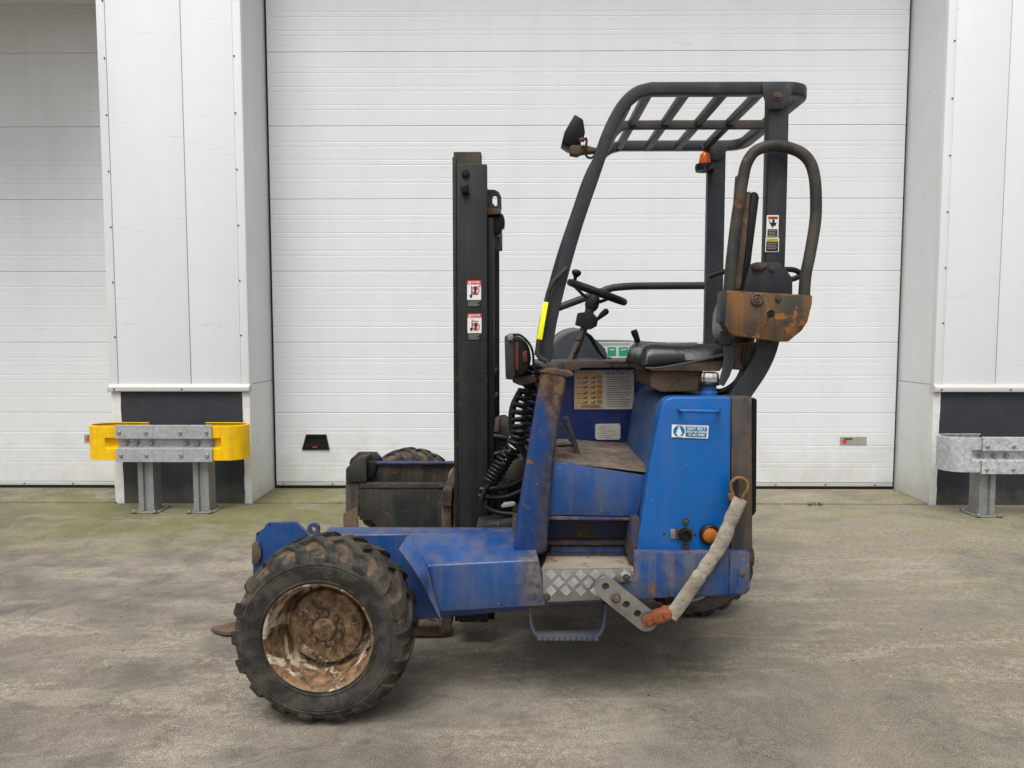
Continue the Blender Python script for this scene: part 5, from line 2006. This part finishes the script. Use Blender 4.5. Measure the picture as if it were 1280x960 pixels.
# ---- hoses and coiled cords between mast and column
bm = BM()
tube(bm, helix(P3([(668, 455), (664, 474), (656, 494), (650, 516), (650, 538), (643, 556)], 2.64), 0.026, 13, 14), 0.0075, 8)
part('coiled_cord', bm, 'hose', None, 70)
bm = BM()
tube(bm, helix(P3([(656, 535), (645, 556), (632, 572), (622, 588), (612, 602)], 2.80), 0.028, 14, 14), 0.0065, 8)
part('coiled_cord', bm, 'hose', None, 70)
bm = BM()
tube(bm, helix(P3([(675, 462), (672, 488), (664, 512), (660, 534)], 2.70), 0.028, 8, 14), 0.007, 8)
part('coiled_cord', bm, 'hose', None, 70)
ptube('mast_hose', [(650, 490), (641, 510), (640, 535), (650, 556), (660, 575)], 2.68, 0.013, 'hose')
ptube('mast_hose', [(613, 604), (606, 614), (602, 628), (610, 636), (625, 641), (648, 643)], 2.80, 0.010, 'hose')
ptube('mast_hose', [(617, 545), (632, 548), (645, 556), (658, 568)], 2.9, 0.011, 'hose')
ptube('mast_hose', [(600, 612), (620, 611), (640, 606), (655, 598)], 2.86, 0.012, 'hose')
ptube('mast_hose', [(598, 620), (618, 622), (636, 620), (655, 612)], 2.84, 0.012, 'hose')
ptube('mast_hose', [(617, 568), (634, 566), (650, 578), (662, 592)], 2.98, 0.014, 'hose')
ptube('mast_hose', [(640, 600), (634, 616), (636, 634), (650, 644)], 2.92, 0.013, 'hose')
slab('valve_block', [(617, 526), (630, 522), (640, 530), (638, 546), (617, 546)], 2.98, 3.12, 'mast_dirty', bev=0.006)
slab('valve_block', [(610, 547), (634, 548), (636, 572), (616, 582), (610, 576)], 3.0, 3.16, 'black', bev=0.006)
slab('valve_block', [(632, 580), (656, 574), (660, 600), (650, 612), (634, 606)], 2.92, 3.1, 'mast_dirty', bev=0.006)
slab('valve_block', [(622, 606), (652, 600), (654, 640), (624, 644)], 2.98, 3.2, 'black', bev=0.008)
slab('cable_plug', [(626, 633), (630, 629), (642, 627.5), (645, 629.5), (642, 633), (628, 635)], 2.79, 2.81, 'grey_vinyl', bev=0.003)
slab('tilt_link', [(612, 500), (616, 493), (622, 490), (623, 494), (618, 500), (614, 506)], 2.98, 3.0, 'mast_dirty', bev=0.003)
slab('tilt_link', [(612, 478), (614, 466), (620, 458), (622, 462), (617, 472), (615, 480)], 2.98, 3.0, 'mast_dirty', bev=0.003)
slab('tilt_bracket', [(617, 540), (619, 524), (624, 520), (624, 540)], 2.94, 2.97, 'rust', bev=0.003)
slab('mast_foot_plate', [(596, 657), (650, 648), (654, 660), (596, 664)], 2.76, 2.9, 'dark_panel', bev=0.004)

# ---- restraint arm, links, canvas sleeved strap, shackle
ya = 2.385


def stadium(a, b, r, n=10):
    a, b = Vector(a), Vector(b)
    d = (b - a).normalized()
    t0 = math.atan2(d.y, d.x)
    out = []
    for k in range(n + 1):
        t = t0 + PI / 2 + PI * k / n
        out.append((a.x + r * math.cos(t), a.y + r * math.sin(t)))
    for k in range(n + 1):
        t = t0 - PI / 2 + PI * k / n
        out.append((b.x + r * math.cos(t), b.y + r * math.sin(t)))
    return out


e0, e1 = W(757, 735, ya), W(808, 776, ya)
outer = stadium((e0.x, e0.z), (e1.x, e1.z), 0.0375)
holes = []
for u, v in ((757, 733), (783, 755.5), (797, 767)):
    p = W(u, v, ya)
    holes.append([(p.x + 0.0125 * math.cos(2 * PI * i / 16), p.z + 0.0125 * math.sin(2 * PI * i / 16)) for i in range(16)])
bm = BM()
prism_holes(bm, outer, holes, ya, ya + 0.012)
ra = part('restraint_arm', bm, 'rust_light' if False else 'steel')
bm = BM()
lathe(bm, [(0.018, 0.0), (0.018, -0.006), (0.012, -0.007)], W(769.5, 747, ya - 0.001), 'Y', 22)
part('arm_washer', bm, 'rust', ra)
place('bolt', bolt_mesh('bolt', 0.010, 0.02, 'blue', 6, False), W(769.5, 747, ya - 0.006), ra)
bm = BM()
lathe(bm, [(0.014, ya + 0.01), (0.014, 2.43)], (W(769.5, 747, ya).x, 0, W(769.5, 747, ya).z), 'Y', 16)
lathe(bm, [(0.0115, ya + 0.01), (0.0115, 2.43)], (W(757, 733, ya).x, 0, W(757, 733, ya).z), 'Y', 16)
part('arm_pivot', bm, 'steel_dark', ra)
for a, b, r_, y0 in (((811, 777), (833, 769.5), 0.021, 2.362), ((814, 772), (838, 765), 0.020, 2.398)):
    p, q = W(a[0], a[1], y0), W(b[0], b[1], y0)
    bm = BM()
    prism(bm, stadium((p.x, p.z), (q.x, q.z), r_), y0, y0 + 0.016)
    bevel(bm, 0.005, 2)
    part('strap_link', bm, 'red_paint')
for u, v in ((812, 777), (834, 768.5)):
    bm = BM()
    lathe(bm, [(0.012, 2.352), (0.014, 2.358), (0.014, 2.41)], (W(u, v, 2.36).x, 0, W(u, v, 2.36).z), 'Y', 16)
    part('link_pin', bm, 'red_paint')
sp = spline(P3([(926, 624), (915, 647), (905, 672), (894, 692), (884, 706), (873, 722), (858, 744), (846, 761), (838, 771)], 2.398), 16)
bm = BM()
fr = frames(sp, (0, 1, 0))
rings = []
ns = 18
for i, (p, (t, u, w)) in enumerate(zip(sp, fr)):
    ring = []
    for k in range(ns):
        a = 2 * PI * k / ns
        rid = 1 - 2.2 * abs(mnoise.noise((i * 0.085 + 0.5 * math.sin(a), math.cos(a) * 0.9, math.sin(a) * 0.9 + 4)))
        pin = math.exp(-((i - 52) / 3.0) ** 2) + 0.8 * math.exp(-((i - 74) / 2.5) ** 2) + 0.6 * math.exp(-((i - 22) / 3.0) ** 2)
        wr = 1 + 0.10 * rid - 0.14 * pin + 0.04 * mnoise.noise((i * 0.4, 2 * math.cos(a), 2 * math.sin(a)))
        ring.append(bm.verts.new(p + u * (0.011 * math.cos(a) * wr) + w * (0.0235 * math.sin(a) * wr)))
    rings.append(ring)
for r0, r1 in zip(rings, rings[1:]):
    for k in range(ns):
        bm.faces.new((r0[k], r0[(k + 1) % ns], r1[(k + 1) % ns], r1[k]))
bm.faces.new(list(reversed(rings[0])))
bm.faces.new(rings[-1])
part('canvas_strap', bm, 'canvas', None, 24)
# shackle
shp = P3([(917, 619), (914, 612), (914.5, 603), (920, 598), (927, 597.5), (933, 602), (934.5, 610), (930, 618), (926, 623)], 2.42)
bm = BM()
tube(bm, spline(shp, 5), 0.0062, 10)
shk = part('shackle', bm, 'shackle', None, 60)
bm = BM()
tube(bm, P3([(911, 620), (917, 622), (928, 625), (931, 627)], 2.42), 0.007, 10)
lathe(bm, [(0.012, -0.008), (0.012, 0.008)], W(914, 621, 2.415), 'Y', 16)
part('shackle_pin', bm, 'shackle', shk)
bm = BM()
box(bm, W(921, 620, 2.42).x, W(924.5, 620, 2.42).x, 2.40, 2.46, W(922, 640, 2.42).z, W(922, 598, 2.42).z)
part('shackle_tab', bm, 'mast_dirty', shk)
# pale cable end by the rear wheel
ptube('cable_end', [(862, 751), (870, 749), (878, 746), (881, 744)], 2.75, 0.006, 'grey_vinyl', n=8)
